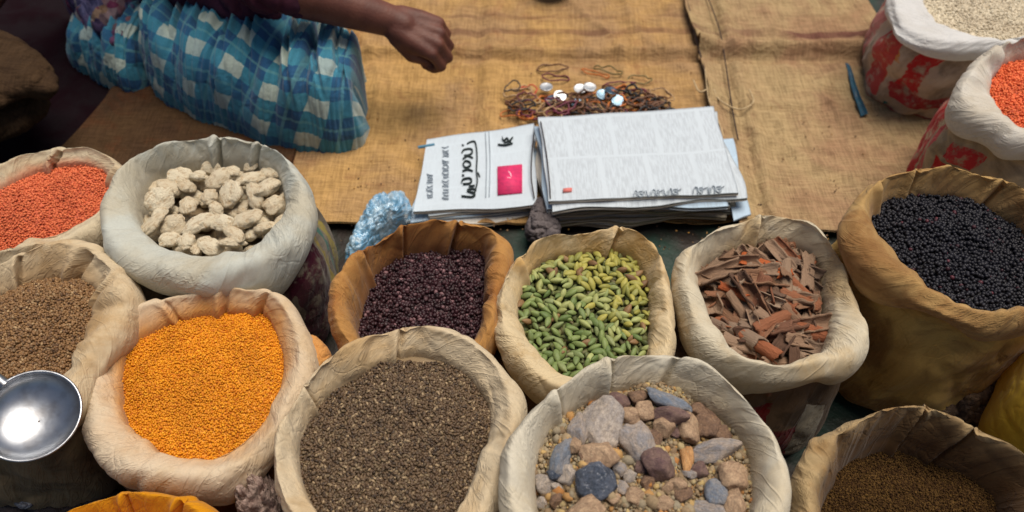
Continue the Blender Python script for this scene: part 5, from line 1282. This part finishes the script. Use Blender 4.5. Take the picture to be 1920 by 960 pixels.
def drape(name, bottom_px, yb, zt, nu=260, nv=170, seed=0.0, pleat=1.0, endcap=(0.10, 0.05), parent=None, creases=()):
    Wb = np.array([U(a, b_, 0.025)[:2] for a, b_ in bottom_px])
    x0, x1 = Wb[0, 0], Wb[-1, 0]
    u = np.linspace(0, 1, nu)[:, None]; x = x0 + (x1 - x0) * u
    sp_ = spline(np.c_[Wb, np.zeros(len(Wb))], 10)
    yf = np.interp(x.ravel(), sp_[:, 0], sp_[:, 1])[:, None]
    yB = np.interp(u.ravel(), *yb)[:, None]; zT = np.interp(u.ravel(), *zt)[:, None]
    k_ = np.ones(25) / 25
    smf = lambda a: np.convolve(np.r_[np.full(12, a[0, 0]), a.ravel(), np.full(12, a[-1, 0])], k_, 'valid')[:, None]
    yB, zT, yf = smf(yB), smf(zT), smf(yf)
    e0, e1 = endcap
    T = (1 - np.clip((e0 - u) / e0, 0, 1) ** 2.6) ** (1 / 2.6) * (1 - np.clip((u - (1 - e1)) / e1, 0, 1) ** 2.4) ** (1 / 2.4)
    T = np.maximum(T, 0.02)
    ph = np.linspace(0, math.pi, nv)[None, :]
    yc, ya = (yf + yB) / 2, (yB - yf) / 2
    cs = -np.sign(np.cos(ph)) * np.abs(np.cos(ph)) ** 0.62; sn = np.sin(ph) ** 0.72
    X = x + 0 * ph; Y = yc + ya * cs * (0.35 + 0.65 * T); Z = 0.012 + (zT * T) * sn
    # pleats fan down from the gathers on top
    s_ = ph / math.pi
    wu = u + 0.16 * (0.5 - s_) * np.sin(u * 3.1) + 0.02 * pn(u * 5, s_ * 3, seed)
    D = -0.026 * pleat * ridge(wu * 7, s_ * 0.7, seed + 1, 2) * np.clip(s_ * 3.0, 0.15, 1)
    D -= 0.009 * pleat * ridge(wu * 19, s_ * 1.4, seed + 2, 2) * np.clip(s_ * 2.6 - .1, 0.05, 1)
    D -= 0.004 * ridge(wu * 40, s_ * 3, seed + 3, 2)
    D += 0.012 * pn(u * 6, s_ * 3, seed + 4)
    for (cu, am, wd, ln, tilt) in creases:
        dd = (u - cu - tilt * (0.62 - s_) - 0.01 * pn(s_ * 6, cu * 9, 1)) / wd
        D -= am * np.exp(-dd ** 2) * np.clip((s_ - ln) / (0.6 - ln), 0, 1)
        D += am * 0.5 * (np.exp(-(dd - 1.9) ** 2) + np.exp(-(dd + 1.9) ** 2)) * np.clip((s_ - ln) / (0.6 - ln), 0, 1)
    P = np.stack([X, Y, Z], -1)
    du = np.gradient(P, axis=0); dv_ = np.gradient(P, axis=1); Nn = np.cross(du, dv_); Nn /= np.linalg.norm(Nn, axis=2)[..., None] + 1e-9
    if Nn[nu // 2, nv // 2, 2] < 0: Nn = -Nn
    P = P + Nn * D[..., None]; P[..., 2] = np.maximum(P[..., 2], 0.014 + 0.002 * s_)
    Lu = (x1 - x0); arc = np.cumsum(np.linalg.norm(np.diff(P, axis=1, prepend=P[:, :1]), axis=2), axis=1)
    arcm = arc[nu // 2][None, :] * np.ones((nu, 1)) * 0.5 + arc * 0.5
    uv = np.stack([u * Lu + 0 * ph + 0.10 * (0.5 - s_) * np.sin(u * 3.1) + 0.02 * pn(u * 4, s_ * 2, 1), arcm + 0.022 * pn(u * 5, s_ * 2, 9) + u * 0.05], -1)
    return P, grid_faces(nu, nv), uv
P1, F1, uv1 = drape('l', [(268, 150), (300, 196), (360, 226), (420, 250), (490, 272), (560, 288), (640, 291), (697, 272)], ([0, .3, .7, 1], [1.37, 1.42, 1.36, 1.27]), ([0, .2, .5, .8, 1], [.165, .18, .19, .185, .175]), seed=2.0, creases=[(.16, .022, .010, .15, -.10), (.28, .026, .010, .22, -.12), (.36, .020, .008, .25, -.05), (.47, .020, .010, .20, .02), (.56, .018, .008, .3, .06), (.70, .018, .009, .12, .10), (.80, .022, .008, .18, .14), (.88, .016, .007, .25, .12)])
P2, F2, uv2 = drape('l', [(120, 120), (180, 150), (232, 178), (262, 186), (292, 176)], ([0, .5, 1], [1.50, 1.46, 1.42]), ([0, .5, 1], [.10, .13, .14]), nu=120, seed=7.0, endcap=(.3, .2))
V = np.concatenate([P1.reshape(-1, 3), P2.reshape(-1, 3)]) - np.array(root_p)
link('checked_wrap', mesh_np('checked_wrap', V, np.concatenate([F1, F2 + P1.shape[0] * P1.shape[1]]), np.concatenate([uv1.reshape(-1, 2), uv2.reshape(-1, 2)])), m_plaid, per)

# patterned shawl beside the person
g = N('shawl'); oc = g.coord(); vo = g.n('ShaderNodeTexVoronoi'); g.l(oc, vo.inputs['Vector']); vo.inputs['Scale'].default_value = 34
cr = g.n('ShaderNodeValToRGB'); sp2 = g.n('ShaderNodeSeparateXYZ'); g.l(vo.outputs['Color'], sp2.inputs[0]); g.l(sp2.outputs[0], cr.inputs[0])
e = cr.color_ramp.elements
cols2 = [(0.02, 0.012, 0.05), (0.10, 0.10, 0.20), (0.13, 0.012, 0.04), (0.30, 0.28, 0.27), (0.03, 0.02, 0.07), (0.22, 0.14, 0.09)]
while len(e) < len(cols2): e.new(.5)
for i, c_ in enumerate(cols2): e[i].position = i / 5; e[i].color = (*c_, 1)
m_shawl = g.done(cr.outputs[0], 0.85, g.bump(g.noise(oc, 40, 4), 0.6, 0.01))
crumple('shawl', [(120, -20), (130, 20), (160, 60), (190, 92), (225, 105), (262, 90), (275, 40), (290, -10), (220, -60)], .09, .15, m_shawl, 'dark shawl with a purple and white print heaped left of the checked cloth', 'shawl', 31, sharp=1.1)

# ------------------------------------------------------------------ spilled seeds and crumbs
n = 900
kx = rng.uniform(600, 1760, n); ky = rng.uniform(110, 470, n); keep = rng.random(n) < np.clip((ky - 60) / 400, 0.1, 1); kx, ky = kx[keep], ky[keep]
P = np.array([U(a, b, 0.024) for a, b in zip(kx, ky)]); P[:, 2] += rng.normal(0, 0.0015, len(P))
sv, sf = ico(1); sz = rng.uniform(0.0008, 0.0019, (len(P), 1)) * np.array([1.3, 1, .7])
m_sp = grain_mat('spilled', [(0, (0.10, 0.05, 0.03)), (0.4, (0.30, 0.18, 0.08)), (0.7, (0.04, 0.02, 0.02)), (1, (0.50, 0.26, 0.05))])
tag(link('spilled_seeds', scatter_mesh('spilled_seeds', sv, sf, P, sz, rot_mats(len(P))), m_sp), 'spilled seeds and crumbs scattered over the burlap mats', 'seeds', kind='stuff')
